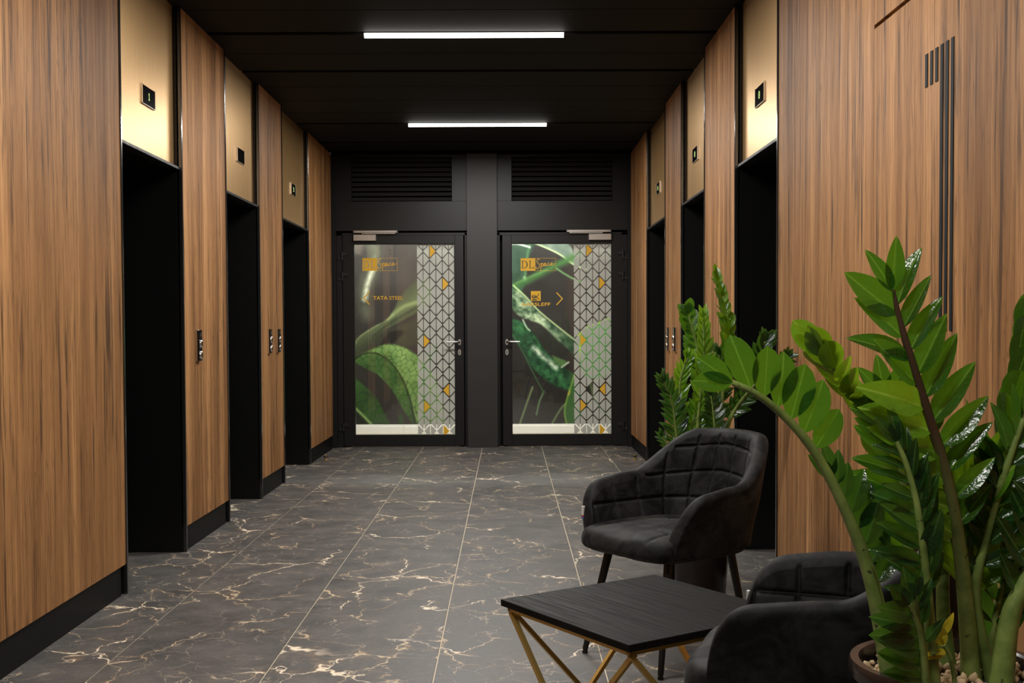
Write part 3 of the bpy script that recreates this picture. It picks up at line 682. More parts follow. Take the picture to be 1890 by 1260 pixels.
def mural():
    x0, x1, y0, y1 = 600, 1180, 438, 783; st = 1.35
    xs_ = np.arange(x0, x1+st, st); ys_ = np.arange(y0, y1+0.01, st); ys_[-1] = 783.0
    X, Y = np.meshgrid(xs_, ys_); H, Wd = X.shape
    rng = np.random.RandomState(3)
    def vnoise(sx, sy, seed):            # smooth value noise
        r = np.random.RandomState(seed); g = r.rand(260, 260); u = X/sx+13.7*seed % 50; v = Y/sy+7.3*seed % 40
        i = np.floor(u).astype(int) % 255; j = np.floor(v).astype(int) % 255; a = u-np.floor(u); b = v-np.floor(v); a = a*a*(3-2*a); b = b*b*(3-2*b)
        return (g[j, i]*(1-a)+g[j, i+1]*a)*(1-b)+(g[j+1, i]*(1-a)+g[j+1, i+1]*a)*b
    def fbm(s, seed): return 0.55*vnoise(s, s, seed)+0.3*vnoise(s/2.1, s/2.1, seed+1)+0.15*vnoise(s/4.3, s/4.3, seed+2)
    def cells(s, seed, ang=0, asp=1.0):   # distance to cell borders -> vein network
        r = np.random.RandomState(seed); ca, sa = math.cos(ang), math.sin(ang); U = (X*ca+Y*sa)/s; V = (-X*sa+Y*ca)/(s*asp)
        i0 = np.floor(U); j0 = np.floor(V); best = np.full(X.shape, 9.); sec = np.full(X.shape, 9.); jit = r.rand(512, 512, 2)
        for di in (-1, 0, 1):
            for dj in (-1, 0, 1):
                ii = (i0+di).astype(int); jj = (j0+dj).astype(int); q = jit[jj % 512, ii % 512]
                d = np.hypot(ii+q[..., 0]-U, jj+q[..., 1]-V); sec = np.where(d < best, best, np.minimum(sec, d)); best = np.minimum(best, d)
        return sec-best
    def inside(poly):
        m = np.zeros(X.shape, bool); n = len(poly)
        for k in range(n):
            xa, ya = poly[k]; xb, yb = poly[(k+1) % n]
            c = ((ya > Y) != (yb > Y)); m ^= c & (X < (xb-xa)*(Y-ya)/((yb-ya) if yb != ya else 1e-9)+xa)
        m = np.pad(m.astype(float), 1, mode='edge'); h_, w_ = X.shape
        return sum(m[a:a+h_, b:b+w_] for a in range(3) for b in range(3))/9.0
    def dist(pl):
        d = np.full(X.shape, 1e9)
        for (xa, ya), (xb, yb) in zip(pl[:-1], pl[1:]):
            l2 = (xb-xa)**2+(yb-ya)**2; t = np.clip(((X-xa)*(xb-xa)+(Y-ya)*(yb-ya))/l2, 0, 1); d = np.minimum(d, np.hypot(X-xa-t*(xb-xa), Y-ya-t*(yb-ya)))
        return d
    def curve(p, n=30): return [(q.x, q.y) for q in bezier([(a, b, 0) for a, b in p], n)]
    img = np.zeros((H, Wd, 3)); img[:] = (58, 53, 50)
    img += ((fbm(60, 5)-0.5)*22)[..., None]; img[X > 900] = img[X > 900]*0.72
    def blend(mask, col):
        a = np.clip(mask, 0, 1)[..., None]; img[:] = img*(1-a)+np.array(col, float)*a if not isinstance(col, np.ndarray) or col.ndim == 1 else img*(1-a)+col*a
    soft = lambda d, w_: np.clip(1-d/w_, 0, 1)
    # ---- left half
    blend(soft(dist(curve([(610, 470), (640, 455), (668, 440)])), 26)*0.6, (120, 122, 110))  # lighter top corner: gloss reflection put into the mural colours
    hl = curve([(675, 580), (672, 545), (679, 515), (690, 488), (690, 440)])
    blend(soft(dist(hl), 20)*0.6*(0.4+fbm(12, 8)), (122, 132, 104))  # upright pale reflection, painted into the mural colours
    blend(soft(dist(curve([(673, 552), (679, 522), (688, 498)])), 8)*(0.55+0.6*fbm(6, 9)), (214, 216, 190))  # bright core of the same painted reflection
    band = curve([(652, 640), (662, 622), (690, 603), (716, 588), (735, 556), (752, 532), (790, 505)])+curve([(800, 560), (768, 578), (735, 596), (705, 614), (680, 640), (655, 668)])
    shade = 0.5+0.5*np.sin((X*0.5+Y*0.86)/9.0)
    m = inside(band); blend(m*0.9, np.stack([70+26*shade, 76+32*shade, 54+20*shade], -1))
    blend(m*soft(dist(curve([(652, 640), (662, 622), (690, 603), (716, 588), (725, 580)])), 3.2), (168, 178, 122))
    blend(m*soft(dist(curve([(715, 588), (745, 566), (775, 556)])), 6)*0.8, (150, 162, 108))
    blend(m*soft(dist(curve([(690, 620), (720, 596), (768, 568)])), 4)*0.6, (48, 50, 40))
    b2 = curve([(660, 665), (690, 625), (730, 604), (780, 582)])+curve([(790, 625), (750, 640), (720, 640), (690, 655), (664, 668)])
    blend(inside(b2)*0.75, (66, 68, 52))
    blend(inside([(q[0], q[1]) for q in curve([(700, 640), (715, 615), (735, 609), (744, 612), (738, 622), (715, 640), (700, 640)])])*1.0, (40, 36, 34))
    # big leaf
    blade = curve([(653, 668), (668, 653), (690, 643), (714, 635), (740, 639), (765, 652), (790, 676), (812, 720), (822, 783)])+[(768, 783)]+curve([(768, 783), (758, 745), (745, 712), (728, 690), (705, 676), (680, 672), (653, 668)])
    ve = cells(9, 4, 0.5, 1.5); vsm = np.clip(ve/0.16, 0, 1)
    tone = np.clip(0.35+0.9*fbm(26, 12), 0, 1); m = inside(blade)
    blend(m, np.stack([(66+78*tone)*(0.55+0.45*vsm), (98+82*tone)*(0.6+0.4*vsm), (44+58*tone)*(0.55+0.45*vsm)], -1))
    lower = curve([(653, 668), (675, 655), (700, 656), (722, 672), (742, 700), (756, 738), (766, 783)])+curve([(762, 783), (742, 752), (725, 722), (700, 694), (676, 680), (653, 668)])
    m = inside(lower); t2 = np.clip(0.2+0.8*fbm(20, 17), 0, 1)
    blend(m, np.stack([(46+58*t2)*(0.6+0.4*vsm), (74+70*t2)*(0.65+0.35*vsm), (34+40*t2)*(0.6+0.4*vsm)], -1))
    rib = curve([(653, 664), (675, 652), (700, 654), (723, 671), (743, 700), (757, 738), (767, 783)])
    blend(soft(dist(rib), 3.0)*0.9, (38, 48, 26)); blend(soft(np.abs(dist(rib)-4.5), 2.5)*(Y > 660)*m*0.0, (150, 180, 110))
    b3 = curve([(640, 685), (665, 705), (695, 735), (720, 783)])+[(640, 783)]
    t3 = np.clip(0.1+fbm(22, 23), 0, 1); v3 = np.clip(cells(12, 9, 0.9, 2.2)/0.14, 0, 1)
    blend(inside(b3)*0.95, np.stack([(40+36*t3)*(0.7+0.3*v3), (66+54*t3)*(0.7+0.3*v3), (34+20*t3), ], -1))
    dk = [(640, 752), (660, 760), (683, 783), (640, 783)]
    blend(inside(dk)*1.0, (40, 44, 36)); blend(soft(dist(curve([(640, 742), (660, 757), (686, 783)])), 4), (160, 190, 116))
    blend(inside(curve([(738, 783), (735, 768), (742, 764), (746, 783)]))*0.8, (60, 96, 48))
    blend(soft(dist(curve([(800, 640), (782, 700), (790, 783)])), 10)*0.8, (70, 118, 52))
    # ---- right half
    tg = fbm(16, 31); q = (X > 900)
    d1 = curve([(920, 440), (985, 440), (975, 480), (970, 520), (960, 540), (930, 545)]); blend(inside(d1)*0.95, np.stack([30+40*tg, 52+50*tg, 40+36*tg], -1))
    blend(soft(dist(curve([(978, 449), (971, 485), (969, 515)])), 4)*0.9, (82, 122, 78)); blend(soft(dist([(968, 512), (970, 518)]), 4), (190, 214, 170))
    blend(inside(curve([(985, 440), (1040, 440), (1070, 490), (1059, 487), (1030, 468), (995, 452)]))*0.9, np.stack([84+70*tg, 104+66*tg, 92+58*tg], -1))
    blend(soft(dist(curve([(985, 448), (1010, 458), (1034, 470), (1059, 488), (1085, 498)])), 2.6), (196, 216, 160))
    blend(soft(dist(curve([(936, 450), (955, 450), (978, 456)])), 3), (225, 228, 220))
    blend(soft(dist(curve([(938, 534), (980, 514), (1030, 488), (1070, 470)])), 11)*(0.75+0.5*tg), (62, 104, 52)); blend(soft(dist(curve([(938, 530), (980, 510), (1010, 497)])), 3)*0.7, (104, 146, 82))
    blend(soft(dist(curve([(1028, 496), (1045, 507), (1062, 516), (1080, 522)])), 3), (104, 146, 92))
    dl = curve([(938, 524), (950, 530), (970, 550), (1000, 582), (1030, 606), (1062, 630), (1085, 660)])+curve([(1085, 700), (1058, 655), (1030, 628), (1000, 600), (975, 590), (955, 580), (938, 560)])
    t4 = np.clip((fbm(9, 41)-0.25)*1.9, 0, 1)
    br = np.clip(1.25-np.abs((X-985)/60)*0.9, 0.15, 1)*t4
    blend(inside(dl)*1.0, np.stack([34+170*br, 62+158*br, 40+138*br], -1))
    blend(soft(dist(curve([(948, 527), (968, 545), (995, 574), (1030, 603), (1062, 628)])), 2.6), (190, 214, 150))
    d2 = curve([(938, 585), (965, 595), (985, 615), (1005, 645), (1030, 670), (1062, 695), (1075, 735)])+curve([(1060, 722), (1030, 715), (1005, 700), (985, 680), (968, 655), (950, 625), (938, 612)])
    t5 = np.clip((fbm(8, 51)-0.3)*1.8, 0, 1); blend(inside(d2)*0.95, np.stack([22+44*t5, 58+78*t5, 34+46*t5], -1))
    hl2 = curve([(985, 642), (1005, 660), (1026, 678)]); blend(soft(dist(hl2), 8)*(0.5+0.8*t5), (222, 232, 208))
    blend(soft(dist(curve([(965, 590), (972, 604), (978, 610)])), 2.5), (190, 214, 180))
    blend(inside([(1018, 655), (1050, 668), (1037, 678), (1024, 668)])*0.9, (92, 128, 72)); blend(soft(dist([(1050, 668), (1036, 678)]), 2), (226, 234, 210))
    for p, c in (([(983, 714), (972, 745), (959, 783)], (142, 168, 112)), ([(1004, 722), (996, 740), (990, 765)], (120, 156, 106)), ([(1048, 740), (1034, 756), (1018, 783)], (128, 156, 98)), ([(940, 610), (960, 640), (985, 690), (1004, 725)], (60, 96, 62))):
        blend(soft(dist(curve(p)), 2.6), c)
    lf = curve([(1051, 722), (1060, 690), (1064, 740), (1074, 760), (1070, 783)])+curve([(1046, 783), (1042, 760), (1046, 738), (1051, 722)])
    blend(inside(lf)*1.0, (58, 104, 48)); blend(soft(dist(curve([(1046, 783), (1042, 760), (1046, 738), (1051, 722), (1060, 690)])), 2.4), (140, 180, 74)); blend(soft(dist([(1049, 728), (1051, 722)]), 3), (214, 196, 70))
    rl = curve([(1062, 625), (1085, 602), (1110, 594), (1126, 585), (1150, 590)])+[(1160, 680)]+curve([(1130, 690), (1100, 700), (1075, 690), (1066, 650)])
    t6 = np.clip(0.2+fbm(20, 61), 0, 1); blend(inside(rl)*0.95, np.stack([52+46*t6, 104+60*t6, 46+40*t6], -1))
    blend(soft(dist(curve([(1068, 618), (1086, 602), (1110, 594), (1126, 586)])), 3), (190, 224, 70))
    blend(soft(dist(curve([(1072, 660), (1070, 640), (1066, 618)])), 2.5), (190, 214, 80))
    blend(soft(dist(curve([(1085, 690), (1100, 740), (1131, 775)])), 4)*0.7, (110, 150, 100))
    img = np.clip(img, 0, 255)/255.0
    lin = np.where(img <= 0.04045, img/12.92, ((img+0.055)/1.055)**2.4)
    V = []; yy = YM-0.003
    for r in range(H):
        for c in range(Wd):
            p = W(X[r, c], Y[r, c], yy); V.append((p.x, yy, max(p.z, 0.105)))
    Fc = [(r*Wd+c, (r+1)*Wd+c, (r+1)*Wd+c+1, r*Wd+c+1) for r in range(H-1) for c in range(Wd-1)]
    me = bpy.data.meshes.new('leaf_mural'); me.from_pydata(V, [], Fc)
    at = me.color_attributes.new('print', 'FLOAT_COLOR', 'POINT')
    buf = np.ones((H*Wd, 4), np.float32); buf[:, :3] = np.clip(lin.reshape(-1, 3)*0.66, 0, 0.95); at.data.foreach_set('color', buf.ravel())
    o = obj('leaf_mural', me, M['print']); tag(o, 'printed mural of large green leaves on the corridor wall behind the glass doors', 'mural'); return o
mural()

# brass door stops on the floor
for x, y, lb in ((-1.682, 10.528, 'small brass door stop on the floor by the left wall'), (1.161, 10.458, 'small brass door stop on the floor by the right wall')):
    t = thing('door_stop', lb, 'door stop', (x, y, 0), 0, 'door stops in front of the glass doors')
    obj('post', lathe_mesh('post', [(0.0, 0.0), (0.016, 0.0), (0.016, 0.004), (0.008, 0.006), (0.008, 0.03), (0.008, 0.05), (0.0, 0.052)], 16), M['goldmetal'], t)
    obj('rubber_ring', lathe_mesh('rubber_ring', [(0.008, 0.026), (0.018, 0.027), (0.021, 0.032), (0.018, 0.037), (0.008, 0.038)], 18), M['chairleg'], t)

# ------------------------------------------------------------------ armchairs
def smooth(a, b, x):
    t = min(1, max(0, (x-a)/(b-a))); return t*t*(3-2*t)
def chair_meshes():
    # plan path of the shell (centre line of the padding), arc length s measured from the middle of the back
    hw, yb, yf, rc = 0.240, 0.225, -0.238, 0.17
    seg1, seg2 = hw-rc, rc*math.pi/2; seg3 = yb-rc-yf; S = seg1+seg2+seg3
    def path(s):
        q = abs(s); sg = 1 if s >= 0 else -1
        if q < seg1: p = (q, yb); n = (0, 1)
        elif q < seg1+seg2:
            a = (q-seg1)/rc; p = (hw-rc+rc*math.sin(a), yb-rc+rc*math.cos(a)); n = (math.sin(a), math.cos(a))
        else: p = (hw, yb-rc-(q-seg1-seg2)); n = (1, 0)
        return Vector((sg*p[0], p[1], 0)), Vector((sg*n[0], n[1], 0))
    def top(s):
        q = abs(s)
        z = 0.822 - 0.012*(q/0.2)**2
        k = smooth(0.165, 0.37, q); z = z*(1-k)+0.655*k if q < 0.37 else 0.655
        z -= 0.022*smooth(0.36, S-0.05, q)
        if q > S-0.115:
            u = (q-(S-0.115))/0.115; z = 0.44+(z-0.44)*math.sqrt(max(0.0, 1-u**2.3))
        # rounded upper corners of the back
        return z
    z0 = 0.418
    def lean(s, z):
        q = abs(s); k = 1-smooth(0.12, 0.46, q)
        h = max(0, z-0.42); return k*(0.055*h/0.4+0.035*(h/0.4)**2) , (1-k)*0.045*h/0.25
    vs = [0.0, 0.105, 0.210, 0.315, 0.42, 0.53, 0.64]; vs = [0.052, 0.156, 0.262, 0.375, 0.49, 0.60]
    nu = 340; nin = 110; nout = 16; ncap = 10
    V = []; Fc = []; nprof = nin+ncap+nout
    for i in range(nu+1):
        s = -S+2*S*i/nu
        p, n = path(s); zt = top(s)
        th = 0.030*(0.75+0.25*math.sqrt(max(0, 1-max(0, (abs(s)-S+0.05)/0.05)**2)))
        prof = []
        zc = max(z0+0.004, zt-th)
        for j in range(nin): prof.append((-th, z0+(zc-z0)*j/(nin-1), True))
        for j in range(1, ncap+1):
            a = math.pi*j/(ncap+1); prof.append((-th*math.cos(a), zc+th*math.sin(a), False))
        for j in range(nout): prof.append((th, zc+(z0-zc)*j/(nout-1), False))
        for off, z, inner in prof:
            ly, lx = lean(s, z)
            if inner:
                g = 0.0
                for q in vs:
                    qq = q + 0.10*(z-0.45)*(-0.35 if q < 0.3 else 0)
                    g = max(g, math.exp(-((abs(s)-qq)/0.0055)**2))
                for zz in (0.555, 0.665, 0.765):
                    zr = zz - 0.03*min(1, abs(s)/0.3)*(1 if zz > 0.56 else 0.2)
                    if zr < zc: g = max(g, math.exp(-((z-zr)/0.005)**2))
                puff = 0.004*(abs(math.sin(math.pi*(z-0.555)/0.105)))**0.6
                off = off + 0.0085*g - puff*(1-g)
            taper = 1.0-0.10*smooth(0.62, 0.42, z)
            co = Vector((p.x*taper, p.y, 0)) + n*off
            V.append((co.x+math.copysign(lx, s)*(1 if abs(s) > 0.01 else 0), co.y+ly, z))
    for i in range(nu):
        for j in range(nprof-1):
            Fc.append((i*nprof+j, i*nprof+j+1, (i+1)*nprof+j+1, (i+1)*nprof+j))
        Fc.append((i*nprof+nprof-1, i*nprof, (i+1)*nprof, (i+1)*nprof+nprof-1))
    Fc.append(tuple(range(nprof))[::-1]); Fc.append(tuple(nu*nprof+j for j in range(nprof)))
    shell = bpy.data.meshes.new('shell'); shell.from_pydata(V, [], Fc); shell.shade_smooth()
    bm = bmesh.new(); bm.from_mesh(shell); bmesh.ops.recalc_face_normals(bm, faces=bm.faces[:]); bm.to_mesh(shell); bm.free()
    # seat: padded superellipse box with stitched squares
    n, m = 110, 64; V = []; Fc = []
    for j in range(m+1):
        v = -math.pi/2+math.pi*j/m
        cv = abs(math.cos(v))**0.34*(1 if math.cos(v) > 1e-6 else 0); sv = math.copysign(abs(math.sin(v))**0.42, math.sin(v))
        for i in range(n):
            a = 2*math.pi*i/n
            e = 0.42 if math.sin(a) < 0 else 0.42+0.4*math.sin(a)**0.7
            cx = math.copysign(abs(math.cos(a))**e, math.cos(a)); cy = math.copysign(abs(math.sin(a))**e, math.sin(a))
            x = 0.248*cv*cx; y = -0.033+0.262*cv*cy; z = 0.437+0.049*sv
            if z > 0.437:
                g = 0
                for q in (-0.156, -0.052, 0.052, 0.156): g = max(g, math.exp(-((x-q)/0.006)**2))
                for q in (-0.17, -0.065, 0.04, 0.145): g = max(g, math.exp(-((y-q)/0.006)**2))
                z += 0.010*(1-(x/0.25)**2)*(1-((y+0.033)/0.27)**2) - 0.007*g*cv
            elif y < -0.2:
                g = max(math.exp(-((x-q)/0.006)**2) for q in (-0.156, -0.052, 0.052, 0.156)); y += 0.004*g
            y -= 0.018*math.exp(-((z-0.43)/0.035)**2)*(1 if y < -0.2 else 0)
            V.append((x, y, z))
    for j in range(m):
        for i in range(n): Fc.append((j*n+i, j*n+(i+1) % n, (j+1)*n+(i+1) % n, (j+1)*n+i))
    seat = bpy.data.meshes.new('seat'); seat.from_pydata(V, [], Fc); seat.shade_smooth()
    # underside pan that closes the shell
    V = []; ring = []
    for i in range(41):
        s = -S+2*S*i/40; p, nn = path(s); q = Vector((p.x*0.90, p.y, 0))+nn*0.028; ring.append(q)
    prof = [(0.97, 0.430), (0.955, 0.412), (0.91, 0.399), (0.7, 0.394)]
    k = len(ring); Fc = []
    for sc, z in prof:
        for q in ring: V.append((q.x*sc, -0.03+(q.y+0.03)*sc, z))
    for a in range(len(prof)-1):
        for i in range(k): Fc.append((a*k+i, a*k+(i+1) % k, (a+1)*k+(i+1) % k, (a+1)*k+i))
    Fc.append(tuple((len(prof)-1)*k+i for i in range(k)))
    pan = bpy.data.meshes.new('seat_pan'); pan.from_pydata(V, [], Fc); pan.shade_smooth(); pan.set_sharp_from_angle(angle=0.9)
    return shell, seat, pan
SHELL, SEAT, PAN = chair_meshes()
for me in (SHELL, SEAT, PAN): me.materials.append(M['velvet'])
LEGM = {}
def chair(label, x, y, rz):
    t = thing('armchair', label, 'armchair', (x, y, 0), rz, 'black velvet armchairs')
    obj('upholstered_shell', SHELL, None, t); obj('seat', SEAT, None, t); obj('seat_pan', PAN, None, t)
    for sx in (-1, 1):
        for sy in (-1, 1):
            if (sx, sy) not in LEGM:
                a = Vector((sx*0.155, -0.03+sy*0.155, 0.405)); b = Vector((sx*0.203, -0.045+sy*0.225, 0.014))
                LEGM[(sx, sy)] = (tube_mesh('leg', [a, b], [0.0165, 0.0105], 14), tube_mesh('leg_foot', [b+Vector((0, 0, 0.002)), Vector((b.x, b.y, 0.006)), Vector((b.x, b.y, 0.0))], [0.006, 0.011, 0.011], 12))
            lg = obj('leg', LEGM[(sx, sy)][0], M['chairleg'], t); obj('leg_foot', LEGM[(sx, sy)][1], M['chairleg'], lg)
    # sewn-in label on the front edge of the arm
    q = min((v.co for v in SHELL.vertices if v.co.x < -0.24 and 0.505 < v.co.z < 0.525), key=lambda c: c.y + c.x*0.6)
    tg = box('sewn_label', (q.x+0.000, q.y-0.005, 0.492), (q.x+0.012, q.y+0.012, 0.540), M['label'], t, 0.0005)
    for zz, mm in ((0.500, 'red'), (0.493, 'blue')): box('label_stripe', (q.x-0.0006, q.y-0.0056, zz), (q.x+0.0126, q.y+0.0126, zz+0.006), M[mm], tg, 0)
    return t
chair('black velvet armchair with quilted back standing between small table and far plant', 0.622, 4.245, math.radians(-54))
chair('black velvet armchair seen from its side, partly behind the big foreground plant', 0.735, 2.60, math.radians(-111))

# ------------------------------------------------------------------ side table
def side_table():
    Lc, Bc, Fc_ = Vector((-0.029, 3.205)), Vector((0.445, 3.517)), Vector((0.295, 2.748))
    ctr = (Bc+Fc_)/2; ax = (Bc-Lc).normalized(); ang = math.atan2(ax.y, ax.x); h = 0.452; a = 0.284
    t = thing('side_table', 'small square table with black woodgrain top and gold crossed-bar frame', 'table', (ctr.x, ctr.y, 0), ang)
    box('tabletop', (-a, -a, h-0.0185), (a, a, h), M['table'], t, 0.0012)
    i = a-0.014; zr = h-0.0188
    boxes('frame_rail', [((-i, -i, zr-0.014), (i, -i+0.014, zr)), ((-i, i-0.014, zr-0.014), (i, i, zr)), ((-i, -i, zr-0.014), (-i+0.014, i, zr)), ((i-0.014, -i, zr-0.014), (i, i, zr))], M['goldmetal'], t, 0.001)
    zb = zr-0.014
    def bar(p, q, wd=0.0125):
        p, q = Vector(p), Vector(q); d = (q-p).normalized(); up = Vector((0, 0, 1)); u = d.cross(up).normalized()*wd/2; v = u.cross(d).normalized()*wd/2
        bm = bmesh.new(); vs = [bm.verts.new(c+e) for c in (p, q) for e in (u+v, -u+v, -u-v, u-v)]
        for f in ((0, 1, 2, 3), (7, 6, 5, 4), (0, 4, 5, 1), (1, 5, 6, 2), (2, 6, 7, 3), (3, 7, 4, 0)): bm.faces.new([vs[k] for k in f])
        bmesh.ops.recalc_face_normals(bm, faces=bm.faces[:]); return finish(bm, 'leg')
    j = i-0.007; e = j*2*0.73-j
    for k in range(4):
        R = Matrix.Rotation(k*math.pi/2, 4, 'Z')
        for sg, off in ((1, 0.0), (-1, 0.0135)):
            me = bar((-sg*j, -j+off, zb), (sg*e, -j+off, 0.007)); me.transform(R); obj('leg', me, M['goldmetal'], t)
        ft = box('foot', (-e-0.01, -j-0.008, 0), (-e+0.012, -j+0.022, 0.007), M['goldmetal'], t, 0.001); ft.data.transform(R)
        ft = box('foot', (e-0.012, -j-0.008, 0), (e+0.01, -j+0.022, 0.007), M['goldmetal'], t, 0.001); ft.data.transform(R)
side_table()

# ------------------------------------------------------------------ potted plants
def leaf_mesh(name, wid, droop, fold, blunt=0.0):
    nu, nv = 9, 3; V = []; Fc = []
    for i in range(nu+1):
        u = i/nu
        wv = wid*0.5*(math.sin(math.pi*u**(0.78+blunt*0.5))**(0.72-0.2*blunt))*(1-0.15*u) if 0 < u < 1 else 0.0
        if u == 0: wv = 0.022
        zc = -droop*u*u + 0.03*math.sin(u*3)
        for j in range(-nv, nv+1):
            q = j/nv; x = wv*q
            V.append((x, u, zc + fold*abs(x) - 0.35*fold*abs(x)*abs(q)))
    k = 2*nv+1
    for i in range(nu):
        for j in range(k-1): Fc.append((i*k+j, i*k+j+1, (i+1)*k+j+1, (i+1)*k+j))
    me = bpy.data.meshes.new(name); me.from_pydata(V, [], Fc); me.shade_smooth(); return me
LEAVES = {}
for mk in ('leaf', 'leafdark', 'leafyoung', 'leafyellow'):
    for kind, args in (('narrow', (0.37, 0.12, 0.62)), ('mid', (0.47, 0.10, 0.48)), ('broad', (0.58, 0.08, 0.30, 0.7))):
        for q in range(2):
            me = leaf_mesh('leaf', args[0]*(1+0.08*q), args[1]*(1-2.2*q), args[2], args[3] if len(args) > 3 else 0.0)
            me.materials.append(M[mk]); LEAVES[(mk, kind, q)] = me

def zz_stem(plant, inv, pts, r0, r1, leaves=None, mat='stem', n=22):
    """pts: world points; leaves: dict(a, b, pitch, L, kind, mat, angle, F, twist, sides)"""
    P = bezier(pts, n); rad = [r0+(r1-r0)*(k/(n-1))**0.55 for k in range(n)]
    rad[0] *= 1.08
    st = obj('stem', tube_mesh('stem', [inv @ p for p in P], rad, 10), M[mat], plant)
    if not leaves: return st
    cum = [0.0]
    for a, b in zip(P[:-1], P[1:]): cum.append(cum[-1]+(b-a).length)
    def at(d):
        for k in range(n-1):
            if cum[k+1] >= d or k == n-2:
                f = (d-cum[k])/max(1e-6, cum[k+1]-cum[k]); return P[k].lerp(P[k+1], min(1, max(0, f))), (P[k+1]-P[k]).normalized()
    D = dict(a=0.35, b=0.99, pitch=0.036, L=0.11, kind='mid', mat='leaf', angle=48, F=(0, -1, 0.15), twist=35, sides=(1, -1), shrink=0.35, jitter=8, end=True)
    D.update(leaves); d = D['a']*cum[-1]; Fv = Vector(D['F']).normalized(); cnt = 0
    tot = (D['b']-D['a'])*cum[-1]
    def place(p, Dv, N, L, kind=None, mk=None):
        Dv = Dv.normalized(); N = (N-Dv*N.dot(Dv)).normalized(); Xv = Dv.cross(N)
        me = LEAVES[(mk or D['mat'], kind or D['kind'], random.randint(0, 1))]
        o = obj('leaf', me, None, st)
        Mx = Matrix(((Xv.x, Dv.x, N.x, p.x), (Xv.y, Dv.y, N.y, p.y), (Xv.z, Dv.z, N.z, p.z), (0, 0, 0, 1))) @ Matrix.Diagonal((L, L, L, 1))
        o.matrix_local = inv @ Mx
    while d <= D['b']*cum[-1]+1e-6:
        p, T = at(d); f = (d-D['a']*cum[-1])/max(1e-6, tot)
        Fp = (Fv-T*Fv.dot(T)).normalized(); S = T.cross(Fp).normalized()
        L = D['L']*(1-D['shrink']*max(0, f-0.45)/0.55)*random.uniform(0.92, 1.07)*(0.8+0.2*min(1, f*4))
        for sg in D['sides']:
            E = dict(D); E.update(D.get('left', {}) if sg < 0 else {})
            mk = E.get('matlow') if f < 0.55 and E.get('matlow') else E['mat']
            a = math.radians(E['angle']*(1-0.45*f**3)+random.uniform(-D['jitter'], D['jitter'])); tw = math.radians(E['twist']+random.uniform(-D['jitter'], D['jitter'])*1.8)
            Dv = T*math.cos(a)+S*(sg*math.sin(a))+Fp*random.uniform(-0.12, 0.16)
            Tp = (T-Dv*T.dot(Dv)/Dv.length_squared).normalized()
            place(p+S*sg*r1*0.8 + T*(0.3*D['pitch'] if sg > 0 else 0), Dv, Fp*math.cos(tw)+Tp*math.sin(tw), L*E['L']/D['L'], E['kind'], mk)
        d += D['pitch']*(1-0.25*f)
    if D['end']:
        p, T = P[-1], (P[-1]-P[-2]).normalized(); Fp = (Fv-T*Fv.dot(T)).normalized(); S = T.cross(Fp)
        place(p, T+S*0.25, Fp, D['L']*0.75); place(p, T-S*0.35, Fp, D['L']*0.68)
    return st

def planter(t, r, h, pebbles):
    prof = [(0.0, 0.0), (r*0.66, 0.0), (r*0.68, 0.01), (r*0.90, h-0.06), (r*0.905, h-0.032), (r*0.985, h-0.03), (r, h-0.026), (r, h-0.006), (r*0.985, h), (r*0.90, h), (r*0.875, h-0.004), (r*0.86, h-0.10), (0.0, h-0.10)]
    obj('planter', lathe_mesh('planter', prof, 64, 35), M['pot'], t)
    zs = h-0.026
    obj('soil', lathe_mesh('soil', [(r*0.872, zs-0.006), (0.0, zs)], 40), M['soil'], t)
    if pebbles:
        ms = []
        for q in range(4):
            bm = bmesh.new(); bmesh.ops.create_icosphere(bm, subdivisions=1, radius=1.0)
            for v in bm.verts: v.co *= 1+0.28*mnoise.noise(v.co*1.3+Vector((q*7, 0, 0)))
            me = finish(bm, 'pebble'); me.shade_smooth(); me.materials.append(M['pebble']); ms.append(me)
        k = 0; rr = random.Random(5)
        while k < pebbles:
            a = rr.uniform(0, 2*math.pi); q = r*0.84*math.sqrt(rr.random()); o = obj('pebble', ms[k % 4], None, t)
            s = rr.uniform(0.0062, 0.0105); o.location = (q*math.cos(a), q*math.sin(a), zs+rr.uniform(0.001, 0.010)); o.scale = (s*1.2, s, s*0.85); o.rotation_euler = (rr.random()*3, rr.random()*3, rr.random()*6); k += 1

# foreground plant
PX_, PY_ = 0.768, 1.985; PH = 0.632
big = thing('potted_plant', 'large leafy green plant in brown planter in the foreground, before the wood wall', 'potted plant', (PX_, PY_, 0), 0, 'leafy plants in brown planters')
planter(big, 0.167, PH, 230)
invB = Matrix.Translation((-PX_, -PY_, 0))
def Q(lst): return [W(*p) for p in lst]
def base(px, Y): # where a stem enters the soil
    p = W(px, 1230, Y); p.z = PH-0.05; return p
def bstem(bx, bY, pts, r0, r1, lv=None, mat='stem'): return zz_stem(big, invB, [base(bx, bY)]+Q(pts), r0, r1, lv, mat)
CAMF = (0, -1, 0.1)
# tall middle stem, leaning left
bstem(1795, 1.96, [(1784, 1130, 1.95), (1770, 1000, 1.93), (1748, 880, 1.91), (1715, 770, 1.90), (1684, 670, 1.89), (1660, 590, 1.89), (1647, 535, 1.89)], 0.019, 0.0042,
      dict(a=0.40, pitch=0.049, L=0.118, kind='narrow', mat='leaf', angle=58, twist=44, shrink=0.2, jitter=12,
           left=dict(kind='mid', angle=50, twist=26, L=0.128, matlow='leafyoung')), 'darkstem')
# second row of leaves on the same height, brighter, behind
bstem(1706, 2.06, [(1694, 1110, 2.07), (1676, 985, 2.08), (1646, 870, 2.08), (1600, 768, 2.07), (1550, 694, 2.05), (1510, 642, 2.03)], 0.015, 0.004,
      dict(a=0.42, pitch=0.036, L=0.086, kind='broad', mat='leafyoung', angle=40, twist=70, shrink=0.05, F=(0.75, 0.15, 0.6), jitter=11))
